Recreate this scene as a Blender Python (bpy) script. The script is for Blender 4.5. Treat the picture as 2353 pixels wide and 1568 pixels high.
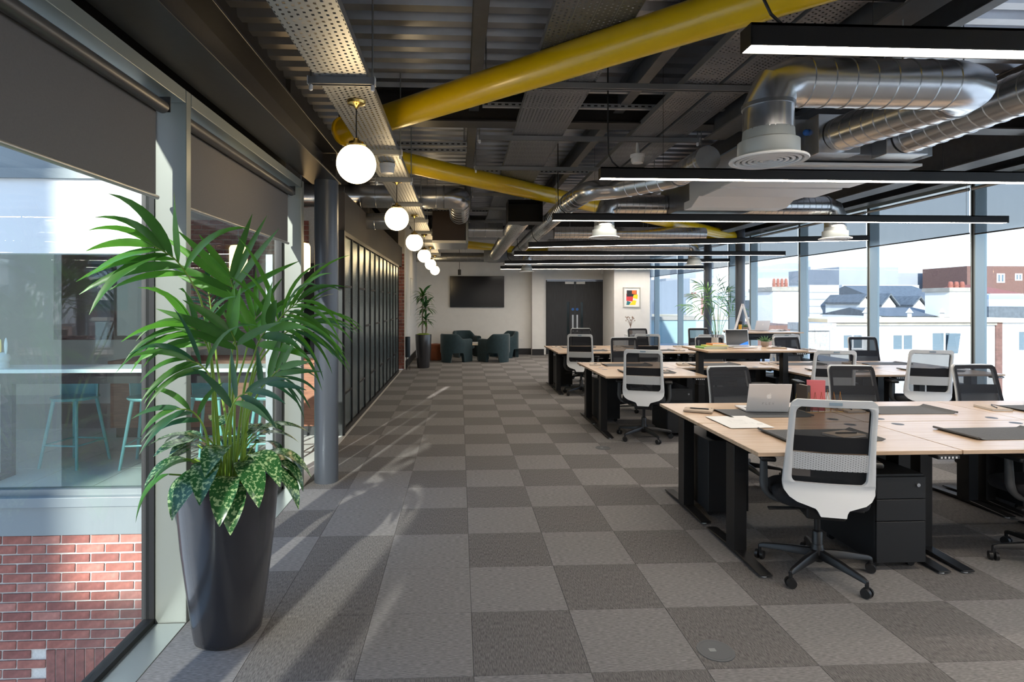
import bpy, bmesh, math, random
from mathutils import Vector, Matrix, Euler
R = math.radians
random.seed(7)
S = bpy.context.scene
for o in list(bpy.data.objects): bpy.data.objects.remove(o)
C = S.collection
# ---------------------------------------------------------------- camera
cam_d = bpy.data.cameras.new('camera'); cam = bpy.data.objects.new('camera', cam_d); C.objects.link(cam)
cam.location = (0, 0, 1.5717); cam.rotation_euler = (R(90), 0, -0.04571)
cam_d.sensor_width = 36; cam_d.lens = 1321.85/2353*36
cam_d.shift_x = (1176.5-1116.17)/2353; cam_d.shift_y = -(784-697.59)/2353
cam_d.clip_start = .02; cam_d.clip_end = 500
S.camera = cam
# ---------------------------------------------------------------- sky, sun, exposure
S.view_settings.view_transform = 'Standard'; S.view_settings.look = 'None'
S.view_settings.gamma = 1; S.view_settings.use_curve_mapping = False
S.view_settings.exposure = 1.0
wd = bpy.data.worlds.new('sky'); S.world = wd; wd.use_nodes = True
nt = wd.node_tree; bg = nt.nodes['Background']; bg.inputs[1].default_value = 1.25
tc = nt.nodes.new('ShaderNodeTexCoord'); sx = nt.nodes.new('ShaderNodeSeparateXYZ'); rp = nt.nodes.new('ShaderNodeValToRGB')
nt.links.new(tc.outputs['Generated'], sx.inputs[0]); nt.links.new(sx.outputs['Z'], rp.inputs[0]); nt.links.new(rp.outputs[0], bg.inputs[0])
rp.color_ramp.elements[0].position = 0; rp.color_ramp.elements[0].color = (.80, .90, 1, 1)
rp.color_ramp.elements[1].position = .7; rp.color_ramp.elements[1].color = (.28, .50, .95, 1)
sun_d = bpy.data.lights.new('sun', 'SUN'); sun_o = bpy.data.objects.new('sun', sun_d); C.objects.link(sun_o)
sun_d.energy = 5.5; sun_d.angle = R(.9); sun_d.color = (1, .95, .88)
SUN = Vector((.225, .975, -.42)).normalized()
sun_o.rotation_euler = SUN.to_track_quat('-Z', 'Y').to_euler(); sun_o.location = (-6, -12, 12)

# ---------------------------------------------------------------- materials
MATS = {}
def mat(name, col, rough=.5, metal=0, spec=None, noise=0, nscale=20, bump=0, emit=None, estr=0, coat=0, alpha=None, sheen=0):
    if name in MATS: return MATS[name]
    m = bpy.data.materials.new(name); m.use_nodes = True; n = m.node_tree.nodes; l = m.node_tree.links
    b = n['Principled BSDF']; b.inputs['Base Color'].default_value = (*col, 1); b.inputs['Roughness'].default_value = rough; b.inputs['Metallic'].default_value = metal
    if spec is not None: b.inputs['Specular IOR Level'].default_value = spec
    if coat: b.inputs['Coat Weight'].default_value = coat; b.inputs['Coat Roughness'].default_value = .08
    if sheen: b.inputs['Sheen Weight'].default_value = sheen; b.inputs['Sheen Roughness'].default_value = .4
    if emit: b.inputs['Emission Color'].default_value = (*emit, 1); b.inputs['Emission Strength'].default_value = estr
    if noise or bump:
        g = n.new('ShaderNodeTexCoord'); t = n.new('ShaderNodeTexNoise'); t.inputs['Scale'].default_value = nscale; t.inputs['Detail'].default_value = 4
        l.new(g.outputs['Object'], t.inputs['Vector'])
        if noise:
            mr = n.new('ShaderNodeMapRange'); mr.inputs[1].default_value = .25; mr.inputs[2].default_value = .75; mr.inputs[3].default_value = 1-noise; mr.inputs[4].default_value = 1+noise
            l.new(t.outputs['Fac'], mr.inputs[0])
            mx = n.new('ShaderNodeVectorMath'); mx.operation = 'SCALE'; mx.inputs[0].default_value = col; l.new(mr.outputs[0], mx.inputs['Scale'])
            l.new(mx.outputs[0], b.inputs['Base Color'])
        if bump:
            bp = n.new('ShaderNodeBump'); bp.inputs['Strength'].default_value = bump; bp.inputs['Distance'].default_value = .01
            l.new(t.outputs['Fac'], bp.inputs['Height']); l.new(bp.outputs[0], b.inputs['Normal'])
    MATS[name] = m; return m
def see_through(name, col, amount, rough=.6, facing=False, scale=0):
    """thin sheet: opaque colour mixed with straight transmission"""
    m = bpy.data.materials.new(name); m.use_nodes = True; n = m.node_tree.nodes; l = m.node_tree.links
    b = n['Principled BSDF']; b.inputs['Base Color'].default_value = (*col, 1); b.inputs['Roughness'].default_value = rough
    t = n.new('ShaderNodeBsdfTransparent'); mx = n.new('ShaderNodeMixShader'); mx.inputs[0].default_value = amount
    l.new(b.outputs[0], mx.inputs[1]); l.new(t.outputs[0], mx.inputs[2]); l.new(mx.outputs[0], n['Material Output'].inputs[0])
    MATS[name] = m; return m
def glass(name, tint=(.95, .98, .97), refl=.045, power=5.0, rough=0.0):
    """clear pane: straight transmission plus Schlick reflection"""
    m = bpy.data.materials.new(name); m.use_nodes = True; n = m.node_tree.nodes; l = m.node_tree.links
    n.remove(n['Principled BSDF'])
    t = n.new('ShaderNodeBsdfTransparent'); t.inputs[0].default_value = (*tint, 1)
    g = n.new('ShaderNodeBsdfGlossy'); g.inputs['Roughness'].default_value = rough
    lw = n.new('ShaderNodeLayerWeight'); lw.inputs[0].default_value = .5
    pw = n.new('ShaderNodeMath'); pw.operation = 'POWER'; pw.inputs[1].default_value = power; l.new(lw.outputs['Facing'], pw.inputs[0])
    ma = n.new('ShaderNodeMath'); ma.operation = 'MULTIPLY_ADD'; ma.inputs[1].default_value = 1-refl; ma.inputs[2].default_value = refl; l.new(pw.outputs[0], ma.inputs[0])
    mx = n.new('ShaderNodeMixShader'); l.new(ma.outputs[0], mx.inputs[0]); l.new(t.outputs[0], mx.inputs[1]); l.new(g.outputs[0], mx.inputs[2])
    l.new(mx.outputs[0], n['Material Output'].inputs[0]); MATS[name] = m; return m
def patterned(name, kind, c1, c2, rough=.6, p=(1, 1, 1), scale=10, metal=0, world=False, bump=0, lo=.35, hi=.65, holes=False, detail=4):
    """colour from a procedural pattern between c1 and c2 (kind: noise, wave, brick, voronoi, magic)"""
    m = bpy.data.materials.new(name); m.use_nodes = True; n = m.node_tree.nodes; l = m.node_tree.links
    b = n['Principled BSDF']; b.inputs['Roughness'].default_value = rough; b.inputs['Metallic'].default_value = metal
    if world: g = n.new('ShaderNodeNewGeometry'); src = g.outputs['Position']
    else: g = n.new('ShaderNodeTexCoord'); src = g.outputs['Object']
    mp = n.new('ShaderNodeMapping'); mp.inputs['Scale'].default_value = p; l.new(src, mp.inputs['Vector'])
    if kind == 'noise':
        t = n.new('ShaderNodeTexNoise'); t.inputs['Scale'].default_value = scale; t.inputs['Detail'].default_value = detail; out = t.outputs['Fac']
    elif kind == 'wave':
        t = n.new('ShaderNodeTexWave'); t.inputs['Scale'].default_value = scale; t.inputs['Distortion'].default_value = 1.5; t.inputs['Detail'].default_value = 2; out = t.outputs['Fac']
    elif kind == 'voronoi':
        t = n.new('ShaderNodeTexVoronoi'); t.inputs['Scale'].default_value = scale; out = t.outputs['Distance']
    l.new(mp.outputs[0], t.inputs['Vector'])
    r = n.new('ShaderNodeValToRGB'); r.color_ramp.elements[0].position = lo; r.color_ramp.elements[1].position = hi
    r.color_ramp.elements[0].color = (*c1, 1); r.color_ramp.elements[1].color = (*c2, 1)
    l.new(out, r.inputs[0]); l.new(r.outputs[0], b.inputs['Base Color'])
    if bump:
        bp = n.new('ShaderNodeBump'); bp.inputs['Strength'].default_value = bump; bp.inputs['Distance'].default_value = .003
        l.new(out, bp.inputs['Height']); l.new(bp.outputs[0], b.inputs['Normal'])
    MATS[name] = m; return m
def perforated(name, col, px, py, hx, hy, rough=.45, metal=.8, stagger=True):
    """sheet metal with real see-through slots on a px x py pitch, object space XY"""
    m = bpy.data.materials.new(name); m.use_nodes = True; n = m.node_tree.nodes; l = m.node_tree.links
    b = n['Principled BSDF']; b.inputs['Base Color'].default_value = (*col, 1); b.inputs['Roughness'].default_value = rough; b.inputs['Metallic'].default_value = metal
    g = n.new('ShaderNodeTexCoord'); s = n.new('ShaderNodeSeparateXYZ'); l.new(g.outputs['Object'], s.inputs[0])
    def mth(op, a, bb=None, c=None):
        q = n.new('ShaderNodeMath'); q.operation = op
        for i, v in enumerate((a, bb, c)):
            if v is None: continue
            if isinstance(v, (int, float)): q.inputs[i].default_value = v
            else: l.new(v, q.inputs[i])
        return q.outputs[0]
    fx = mth('DIVIDE', s.outputs['X'], px); ix = mth('FLOOR', fx)
    odd = mth('MULTIPLY', mth('MODULO', mth('ABSOLUTE', ix), 2), .5 if stagger else 0)
    fy = mth('ADD', mth('DIVIDE', s.outputs['Y'], py), odd)
    ax = mth('ABSOLUTE', mth('SUBTRACT', mth('SUBTRACT', fx, ix), .5)); ay = mth('ABSOLUTE', mth('SUBTRACT', mth('SUBTRACT', fy, mth('FLOOR', fy)), .5))
    hole = mth('MULTIPLY', mth('LESS_THAN', ax, hx/2), mth('LESS_THAN', ay, hy/2))
    t = n.new('ShaderNodeBsdfTransparent'); mx = n.new('ShaderNodeMixShader')
    l.new(hole, mx.inputs[0]); l.new(b.outputs[0], mx.inputs[1]); l.new(t.outputs[0], mx.inputs[2]); l.new(mx.outputs[0], n['Material Output'].inputs[0])
    MATS[name] = m; return m

mat('plaster', (.72, .71, .69), .85, noise=.03, nscale=6)
mat('plaster_dark', (.035, .032, .03), .8, noise=.1, nscale=8)
mat('bulkhead', (.05, .042, .036), .75, noise=.1, nscale=10)
mat('black_skirting', (.012, .012, .014), .5)
mat('black_steel', (.014, .014, .016), .42, .3)
mat('black_plastic', (.012, .012, .013), .45)
mat('grey_plastic', (.10, .105, .11), .5)
mat('frame_green', (.28, .30, .275), .38, .35)
mat('frame_right', (.34, .40, .41), .4, .25)
mat('sill_metal', (.38, .42, .43), .3, .7)
mat('gasket', (.008, .008, .009), .5)
mat('beam_paint', (.032, .029, .028), .38, .2, noise=.15, nscale=30)
mat('grey_beam', (.11, .11, .112), .45, .4, noise=.12, nscale=14)
mat('column_paint', (.085, .096, .116), .36, .3, bump=.04, nscale=160)
mat('deck', (.46, .47, .50), .34, .8, noise=.12, nscale=5)
mat('galv', (.62, .63, .64), .25, .95, noise=.08, nscale=9)
mat('galv_dark', (.30, .31, .32), .34, .9, noise=.1, nscale=12)
mat('strut', (.34, .35, .36), .42, .8)
mat('rod', (.40, .42, .43), .4, .9)
mat('yellow', (.80, .52, .002), .32, 0, noise=.05, nscale=5, coat=.3)
mat('white_plastic', (.68, .68, .67), .42)
mat('white_cap', (.8, .8, .8), .5)
mat('brass', (.72, .50, .16), .22, 1)
mat('globe', (1, .95, .85), .3, emit=(1, .74, .40), estr=7.5)
mat('opal_cylinder', (1, .9, .7), .3, emit=(1, .66, .30), estr=2.6)
mat('led', (1, 1, 1), .4, emit=(1, .90, .78), estr=24)
mat('light_black', (.014, .013, .013), .45, .3, bump=.05, nscale=300)
mat('blind_in', (.155, .143, .135), .85, noise=.05, nscale=140)
mat('tube_alu', (.13, .12, .115), .4, .5)
mat('bar_alu', (.5, .48, .45), .35, .6)
mat('white_render', (.80, .80, .78), .9, noise=.03, nscale=3)
mat('tile_white', (.60, .59, .57), .35)
mat('teal_plastic', (.18, .42, .44), .42)
mat('counter_white', (.8, .8, .8), .3)
patterned('timber_front', 'noise', (.20, .075, .04), (.30, .12, .065), .5, (1, 1, 9), 6)
mat('mortar', (.58, .55, .51), .95, noise=.12, nscale=60)
mat('brick_red', (.29, .105, .08), .9, noise=.3, nscale=22, bump=.5)
mat('brick_dark', (.22, .08, .065), .9, noise=.3, nscale=22, bump=.5)
mat('brick_pale', (.34, .145, .115), .9, noise=.3, nscale=22, bump=.5)
mat('cladding', (.22, .25, .26), .45, .4)
mat('dark_glass', (.02, .03, .035), .08)
patterned('carpet_light', 'noise', (.134, .126, .122), (.305, .288, .278), .95, (1, 7, 1), 36, world=True, bump=.35, lo=.3, hi=.7, detail=6)
patterned('carpet_dark', 'noise', (.072, .067, .064), (.222, .206, .195), .95, (7, 1, 1), 36, world=True, bump=.35, lo=.3, hi=.7, detail=6)
patterned('oak', 'noise', (.52, .36, .235), (.625, .455, .32), .27, (1.3, 22, 22), 2.2, lo=.3, hi=.7)
patterned('oak_edge', 'noise', (.42, .27, .15), (.52, .35, .21), .45, (1.5, 30, 30), 2)
glass('pane')
glass('pane_green', (.90, .965, .95), .06)
glass('pane_right', (.93, .965, .97), .045)
mat('reeded', (.24, .30, .31), .24, .8)
perforated('tray', (.42, .43, .44), .0333, .040, .40, .42)
perforated('tray_wide', (.24, .25, .27), .030, .034, .40, .36)
see_through('blind_right', (.05, .09, .14), .25, .8)
see_through('chair_mesh', (.012, .013, .017), .24, .75)

# ---------------------------------------------------------------- mesh helpers
class MB:
    def __init__(s): s.v = []; s.f = []
    def add(s, vs, fs):
        b = len(s.v); s.v += [tuple(x) for x in vs]; s.f += [tuple(b+i for i in q) for q in fs]; return s
    def box(s, c, d, rot=None):
        x, y, z = d[0]/2, d[1]/2, d[2]/2
        vs = [Vector((a*x, b*y, e*z)) for e in (-1, 1) for b in (-1, 1) for a in (-1, 1)]
        if rot: e = rot if isinstance(rot, Matrix) else Euler(rot).to_matrix(); vs = [e @ q for q in vs]
        vs = [q + Vector(c) for q in vs]
        return s.add(vs, [(0, 2, 3, 1), (4, 5, 7, 6), (0, 1, 5, 4), (2, 6, 7, 3), (0, 4, 6, 2), (1, 3, 7, 5)])
    def b2(s, x0, x1, y0, y1, z0, z1): return s.box(((x0+x1)/2, (y0+y1)/2, (z0+z1)/2), (abs(x1-x0), abs(y1-y0), abs(z1-z0)))
    def bar(s, p, q, w, h, up=(0, 0, 1)):
        p = Vector(p); q = Vector(q); d = (q-p); L = d.length; d.normalize()
        x = d.cross(Vector(up)); x = x.normalized() if x.length > 1e-6 else Vector((1, 0, 0)); z = x.cross(d)
        return s.box((p+q)/2, (w, L, h), Matrix((x, d, z)).transposed())
    def tube(s, path, r, n=12, cap=True, closed=False):
        path = [Vector(p) for p in path]; N = len(path); rs = r if isinstance(r, (list, tuple)) else [r]*N
        rings = []; pu = None
        for i, p in enumerate(path):
            if closed: t = (path[(i+1) % N]-path[i-1]).normalized()
            else: t = ((path[min(i+1, N-1)]-p).normalized() if i == 0 else (p-path[i-1]).normalized() if i == N-1 else ((path[i+1]-p).normalized()+(p-path[i-1]).normalized()).normalized())
            if pu is None: a = Vector((0, 0, 1)) if abs(t.z) < .9 else Vector((1, 0, 0)); u = t.cross(a).normalized()
            else: u = (pu - t*pu.dot(t)).normalized()
            pu = u; w = t.cross(u)
            rings.append([p+(u*math.cos(2*math.pi*k/n)+w*math.sin(2*math.pi*k/n))*rs[i] for k in range(n)])
        b = len(s.v)
        for ring in rings: s.v += [tuple(q) for q in ring]
        M = N if closed else N-1
        for i in range(M):
            for k in range(n):
                a0 = b+i*n+k; a1 = b+i*n+(k+1) % n; c0 = b+((i+1) % N)*n+k; c1 = b+((i+1) % N)*n+(k+1) % n
                s.f.append((a0, a1, c1, c0))
        if cap and not closed:
            s.f.append(tuple(b+k for k in range(n-1, -1, -1))); s.f.append(tuple(b+(N-1)*n+k for k in range(n)))
        return s
    def cyl(s, p, q, r0, r1=None, n=16, cap=True): return s.tube([p, q], [r0, r0 if r1 is None else r1], n, cap)
    def lathe(s, prof, n=24, c=(0, 0, 0), sx=1, sy=1, cap=True):
        b = len(s.v); cx, cy, cz = c
        for r, z in prof:
            for k in range(n): a = 2*math.pi*k/n; s.v.append((cx+r*math.cos(a)*sx, cy+r*math.sin(a)*sy, cz+z))
        for i in range(len(prof)-1):
            for k in range(n): s.f.append((b+i*n+k, b+i*n+(k+1) % n, b+(i+1)*n+(k+1) % n, b+(i+1)*n+k))
        if cap:
            s.f.append(tuple(b+k for k in range(n-1, -1, -1))); m = b+(len(prof)-1)*n; s.f.append(tuple(m+k for k in range(n)))
        return s
    def sphere(s, c, r, n=20, sx=1, sy=1, sz=1):
        m = n//2; prof = [(max(1e-4, r*math.sin(math.pi*i/m)), -r*sz*math.cos(math.pi*i/m)) for i in range(m+1)]
        return s.lathe(prof, n, c, sx, sy)
    def prism(s, poly, a, b, axis='z'):
        """poly 2D -> solid between a and b along axis (x: (y,z), y: (x,z), z: (x,y))"""
        def P(p, t): return (t, p[0], p[1]) if axis == 'x' else (p[0], t, p[1]) if axis == 'y' else (p[0], p[1], t)
        n = len(poly); base = len(s.v)
        s.v += [P(p, a) for p in poly]+[P(p, b) for p in poly]
        s.f += [tuple(base+i for i in range(n-1, -1, -1)), tuple(base+n+i for i in range(n))]
        s.f += [(base+i, base+(i+1) % n, base+n+(i+1) % n, base+n+i) for i in range(n)]
        return s
    def sheet(s, rows, th=0, close=False):
        """grid of points rows[i][j]; th>0 gives thickness along the normal"""
        ni, nj = len(rows), len(rows[0]); b = len(s.v)
        for r in rows: s.v += [tuple(p) for p in r]
        for i in range(ni-1):
            for j in range(nj-1): s.f.append((b+i*nj+j, b+i*nj+j+1, b+(i+1)*nj+j+1, b+(i+1)*nj+j))
        return s
    def slab(s, rows, off):
        ni, nj = len(rows), len(rows[0]); off = Vector(off); s.sheet(rows); b = len(s.v)-ni*nj
        s.sheet([[Vector(p)+off for p in r] for r in rows]); c = len(s.v)-ni*nj
        rim = [j for j in range(nj)]+[i*nj+nj-1 for i in range(1, ni)]+[(ni-1)*nj+j for j in range(nj-2, -1, -1)]+[i*nj for i in range(ni-2, 0, -1)]
        for k in range(len(rim)): i0, i1 = rim[k], rim[(k+1) % len(rim)]; s.f.append((b+i0, b+i1, c+i1, c+i0))
        return s
    def move(s, m, since=0):
        for i in range(since, len(s.v)): s.v[i] = tuple(m @ Vector(s.v[i]))
        return s
    def mesh(s, name, m=None, smooth=False, bevel=0, seg=2, solid=0, angle=40):
        me = bpy.data.meshes.new(name); me.from_pydata(s.v, [], s.f); me.update()
        bm = bmesh.new(); bm.from_mesh(me)
        if solid:
            bmesh.ops.recalc_face_normals(bm, faces=bm.faces)
            bmesh.ops.solidify(bm, geom=bm.faces[:], thickness=solid)
        bmesh.ops.recalc_face_normals(bm, faces=bm.faces)
        if bevel:
            es = [e for e in bm.edges if len(e.link_faces) == 2 and e.calc_face_angle(0) > R(25)]
            bmesh.ops.bevel(bm, geom=es, offset=bevel, segments=seg, affect='EDGES', profile=.5, clamp_overlap=True)
        if smooth:
            for f in bm.faces: f.smooth = True
            for e in bm.edges:
                if len(e.link_faces) == 2 and e.calc_face_angle(0) > R(angle): e.smooth = False
        bm.to_mesh(me); bm.free()
        if m: me.materials.append(MATS[m])
        return me
    def build(s, name, m, parent=None, loc=(0, 0, 0), smooth=False, bevel=0, label=None, rot=None, **k):
        return place(name, s.mesh(name, m, smooth, bevel, **k), parent, loc, rot, label)
def place(name, me, parent=None, loc=(0, 0, 0), rot=None, label=None):
    o = bpy.data.objects.new(name, me); C.objects.link(o); o.location = loc
    if rot: o.rotation_euler = rot
    if parent: o.parent = parent
    if label: o['label'] = label
    return o
def tag(o, label, cat, group=None):
    o['label'] = label; o['category'] = cat
    if group: o['group'] = group
    return o
def thing(name, label, cat, loc=(0, 0, 0), rz=0, group=None):
    o = bpy.data.objects.new(name, None); C.objects.link(o); o.location = loc; o.rotation_euler = (0, 0, rz); o.empty_display_size = .1
    return tag(o, label, cat, group)
def struct(name, o=None, loc=(0, 0, 0)):
    if o is None: o = bpy.data.objects.new(name, None); C.objects.link(o); o.location = loc
    o['kind'] = 'structure'; return o
def dup(root, loc, rz, label=None, group=None):
    r = root.copy(); C.objects.link(r); r.location = loc; r.rotation_euler = (0, 0, rz)
    if label: r['label'] = label
    if group: r['group'] = group
    for ch in list(root.children):
        c = ch.copy(); C.objects.link(c); c.parent = r
        for g in list(ch.children):
            d = g.copy(); C.objects.link(d); d.parent = c
    return r
def bez(p0, p1, p2, n):
    p0, p1, p2 = Vector(p0), Vector(p1), Vector(p2)
    return [p0*(1-t)**2+p1*2*t*(1-t)+p2*t*t for t in [i/n for i in range(n+1)]]
# ================================================================ the shell
DECK = 3.52
# ---- floor with carpet tiles (0.5 m, quarter turned)
fl = struct('floor', MB().b2(-1.34, 7.0, -3.0, 21.6, -.2, -.006).build('floor', 'mortar'))
TX0, TY0 = .0604, 2.4251      # a tile corner
tl = MB().box((0, 0, -.003), (.4985, .4985, .006)).mesh('carpet_tile_light', 'carpet_light', bevel=.0012, seg=1)
td = MB().box((0, 0, -.003), (.4985, .4985, .006)).mesh('carpet_tile_dark', 'carpet_dark', bevel=.0012, seg=1)
rest = {0: MB(), 1: MB()}; cells = []
for i in range(-3, 14):
    for j in range(-11, 39):
        x0, y0 = TX0+.5*i, TY0+.5*j; x1, y1 = x0+.5, y0+.5
        if x1 <= -1.33 or x0 >= 6.98: continue
        if y0 > 17.55 and x1 < 5.4: continue
        cells.append((i, j, x0, y0))
def seen(c):
    x, y = c[2]+.25, c[3]+.25
    if y < 1.9 or y > 17.6: return 1e9
    u = 1116+1322*(x/y-.0457)
    if u < 150 or u > 2500: return 1e9
    pen = 0
    if x > 1.7 and y > 4.2: pen = 8
    return y+pen+(.5 if x > 1.2 else 0)
cells.sort(key=seen)
n_single = 0
for (i, j, x0, y0) in cells:
    dark = (i+j) % 2 == 0
    if (i, j) in ((-1, 1), (-2, 4)): dark = False
    if (i, j) == (-2, 1): dark = True
    xa, xb = max(x0, -1.34), min(x0+.5, 7.0)
    ok = xb-xa > .495
    if ok and n_single < 288:
        place('carpet_tile', td if dark else tl, fl, (x0+.25, y0+.25, 0)); n_single += 1
    elif not ok and xb-xa > .05 and -1 < y0 < 10 and n_single < 299:
        MB().b2(xa+.001, xb-.001, y0+.001, y0+.499, -.006, 0).build('carpet_tile', 'carpet_dark' if dark else 'carpet_light', fl); n_single += 1
    elif xb-xa > .01:
        rest[1 if dark else 0].b2(xa+.001, xb-.001, y0+.001, y0+.499, -.006, 0)
for k, nm in ((0, 'carpet_light'), (1, 'carpet_dark')):
    if rest[k].v: o = rest[k].build('carpet_tiles', nm, fl); o['kind'] = 'stuff'
# ---- ceiling: trapezoidal steel deck, ribs across the room
prof = []; y = -3.0; pit = .205
while y < 22:
    prof += [(y, DECK), (y+.075, DECK), (y+.098, DECK+.055), (y+.182, DECK+.055)]; y += pit
m = MB(); m.sheet([[(-1.75, p[0], p[1]) for p in prof], [(7.3, p[0], p[1]) for p in prof]])
struct('ceiling', m.build('ceiling', 'deck', solid=.006))
# ---- walls
def wall(name, x0, x1, y0, y1, z0, z1, m='plaster'): return struct(name, MB().b2(x0, x1, y0, y1, z0, z1).build(name, m))
wall('wall_back', -1.45, 2.56, 17.6, 17.8, 0, DECK)
wb = struct('wall_back_door'); 
MB().b2(2.56, 2.66, 17.6, 17.8, 0, DECK).build('wall_panel', 'plaster', wb); MB().b2(4.47, 4.70, 17.6, 17.8, 0, DECK).build('wall_panel', 'plaster', wb); MB().b2(2.66, 4.47, 17.6, 17.8, 2.31, DECK).build('wall_panel', 'plaster', wb)
MB().b2(2.2, 2.56, 17.35, 17.6, 0, DECK).build('pier_box', 'plaster', wb)
wall('wall_picture', 4.43, 5.47, 16.3, 17.6, 0, DECK)
wall('wall_far_right', 5.2, 7.3, 21.6, 21.8, -.2, DECK)
wall('wall_left_back', -1.45, -1.30, 13.95, 17.6, 0, DECK)
wall('wall_behind', -1.75, 7.3, -3.2, -3.0, -.2, DECK+.1, 'plaster')
wall('wall_bulkhead', -1.45, -1.37, 6.95, 13.8, 2.44, 2.90, 'bulkhead')
def base(name, x0, x1, y0, y1): struct(name, MB().b2(x0, x1, y0, y1, 0, .19).build(name, 'black_skirting', bevel=.004))
base('baseboard_back', -1.30, 2.2, 17.575, 17.6); base('baseboard_pier', 2.2, 2.56, 17.33, 17.35); base('baseboard_left', -1.30, -1.278, 13.95, 17.575); base('baseboard_picture', 4.43, 5.47, 16.28, 16.3)
# ---- brick pier at the end of the screen
bp = struct('wall_brick_pier', MB().b2(-1.86, -1.312, 13.82, 13.95, 0, DECK).build('wall_brick_pier', 'mortar'))
def bricks(parent, x0, x1, z0, z1, y, bw, bh, jt, depth=.012, limit=999, cut=None, proud=.006, only=None):
    meshes = []
    for k, mn in enumerate(('brick_red', 'brick_dark', 'brick_pale', 'brick_red')):
        q = MB(); w, h = bw-jt, bh-jt
        q.prism([(-w/2, -h/2+.002), (-w/2+.003, -h/2), (w/2-.002, -h/2+.001*k), (w/2, h/2-.002), (w/2-.004, h/2), (-w/2+.001, h/2-.001*k)], -depth, 0, 'y'); meshes.append(q.mesh('brick', mn))
    z = z0; row = 0
    while z+bh <= z1+.001:
        x = x0 - (bw/2 if row % 2 else 0)
        while x < x1-.01:
            a, b = max(x, x0), min(x+bw, x1)
            if not (cut and cut(a, b, z, z+bh)) and b-a > .03:
                if b-a > bw-.01: place('brick', random.choice(meshes), parent, ((a+b)/2, y-random.random()*proud, z+bh/2))
                else: MB().b2(a+jt/2, b-jt/2, y-depth, y, z+jt/2, z+bh-jt/2).build('brick', random.choice(('brick_red', 'brick_dark', 'brick_pale')), parent)
            x += bw
        z += bh; row += 1
bricks(bp, -1.60, -1.312, 0, 2.84, 13.82, .225, .079, .011)
# ---- left window wall (carpet edge X=-1.34, glass X=-1.49)
GX = -1.49
MUL = [-3.0, -1.06, .94, 2.915, 5.0]
for k in range(4):
    y0, y1 = MUL[k], MUL[k+1]
    w = struct('window_%d' % (k+1), loc=(GX, y0, 0))
    f = MB().b2(-.02, .15, -.025, .025, 0, 2.62).build('mullion', 'frame_green', w, bevel=.003)
    MB().b2(-.06, .0, -.034, .034, -.1, 2.62).build('gasket', 'gasket', w)
    if k == 3:
        MB().b2(-.05, .15, y1-y0-.055, y1-y0+.03, 0, 2.62).build('end_post', 'frame_green', w, bevel=.003)
        MB().b2(-.06, .0, y1-y0-.10, y1-y0-.055, 0, 2.62).build('gasket', 'gasket', w)
    MB().b2(-.06, .15, .03, y1-y0-.03, 2.555, 2.62).build('head_rail', 'frame_green', w, bevel=.003)
    MB().b2(-.02, .15, .03, y1-y0-.03, -.03, .004).build('sill', 'sill_metal', w, bevel=.002)
    MB().b2(-.05, -.0, .03, y1-y0-.03, -.1, .03).build('bottom_gasket', 'gasket', w)
    MB().b2(-.04, -.024, .034, y1-y0-.034, .03, 2.555).build('glass_pane', 'pane', w)
    nm = ['roller blind half lowered over the window pane behind the camera', 'grey roller blind half lowered over the left window pane beside the camera', 'grey roller blind half lowered over the nearest visible left window pane', 'grey roller blind half lowered over the left window pane behind the palm'][k]
    b = thing('roller_blind', nm, 'blind', (GX, y0, 2.50), 0, 'roller blinds on the left windows')
    L = y1-y0
    MB().tube([(.09, .075, 0), (.09, L-.13, 0)], .03, 20).build('tube', 'tube_alu', b, smooth=True)
    MB().b2(.058, .060, .08, L-.135, -.42, .0).build('fabric', 'blind_in', b)
    MB().tube([(.059, .078, -.425), (.059, L-.12, -.425)], .011, 12).build('bottom_bar', 'bar_alu', b, smooth=True)
    MB().box((.09, .06, .02), (.05, .006, .075)).build('bracket', 'black_plastic', b); MB().box((.09, L-.11, .02), (.05, .006, .075)).build('bracket', 'black_plastic', b)
# panel between the window heads and the roof deck
wall('wall_left_fascia', -1.62, -1.50, -3.0, 5.05, 2.62, DECK+.05, 'plaster_dark')
# slab edge below the window
struct('wall_left_slab', MB().b2(-1.50, -1.34, -3.0, 5.05, -.5, -.03).build('wall_left_slab', 'cladding'))
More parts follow.
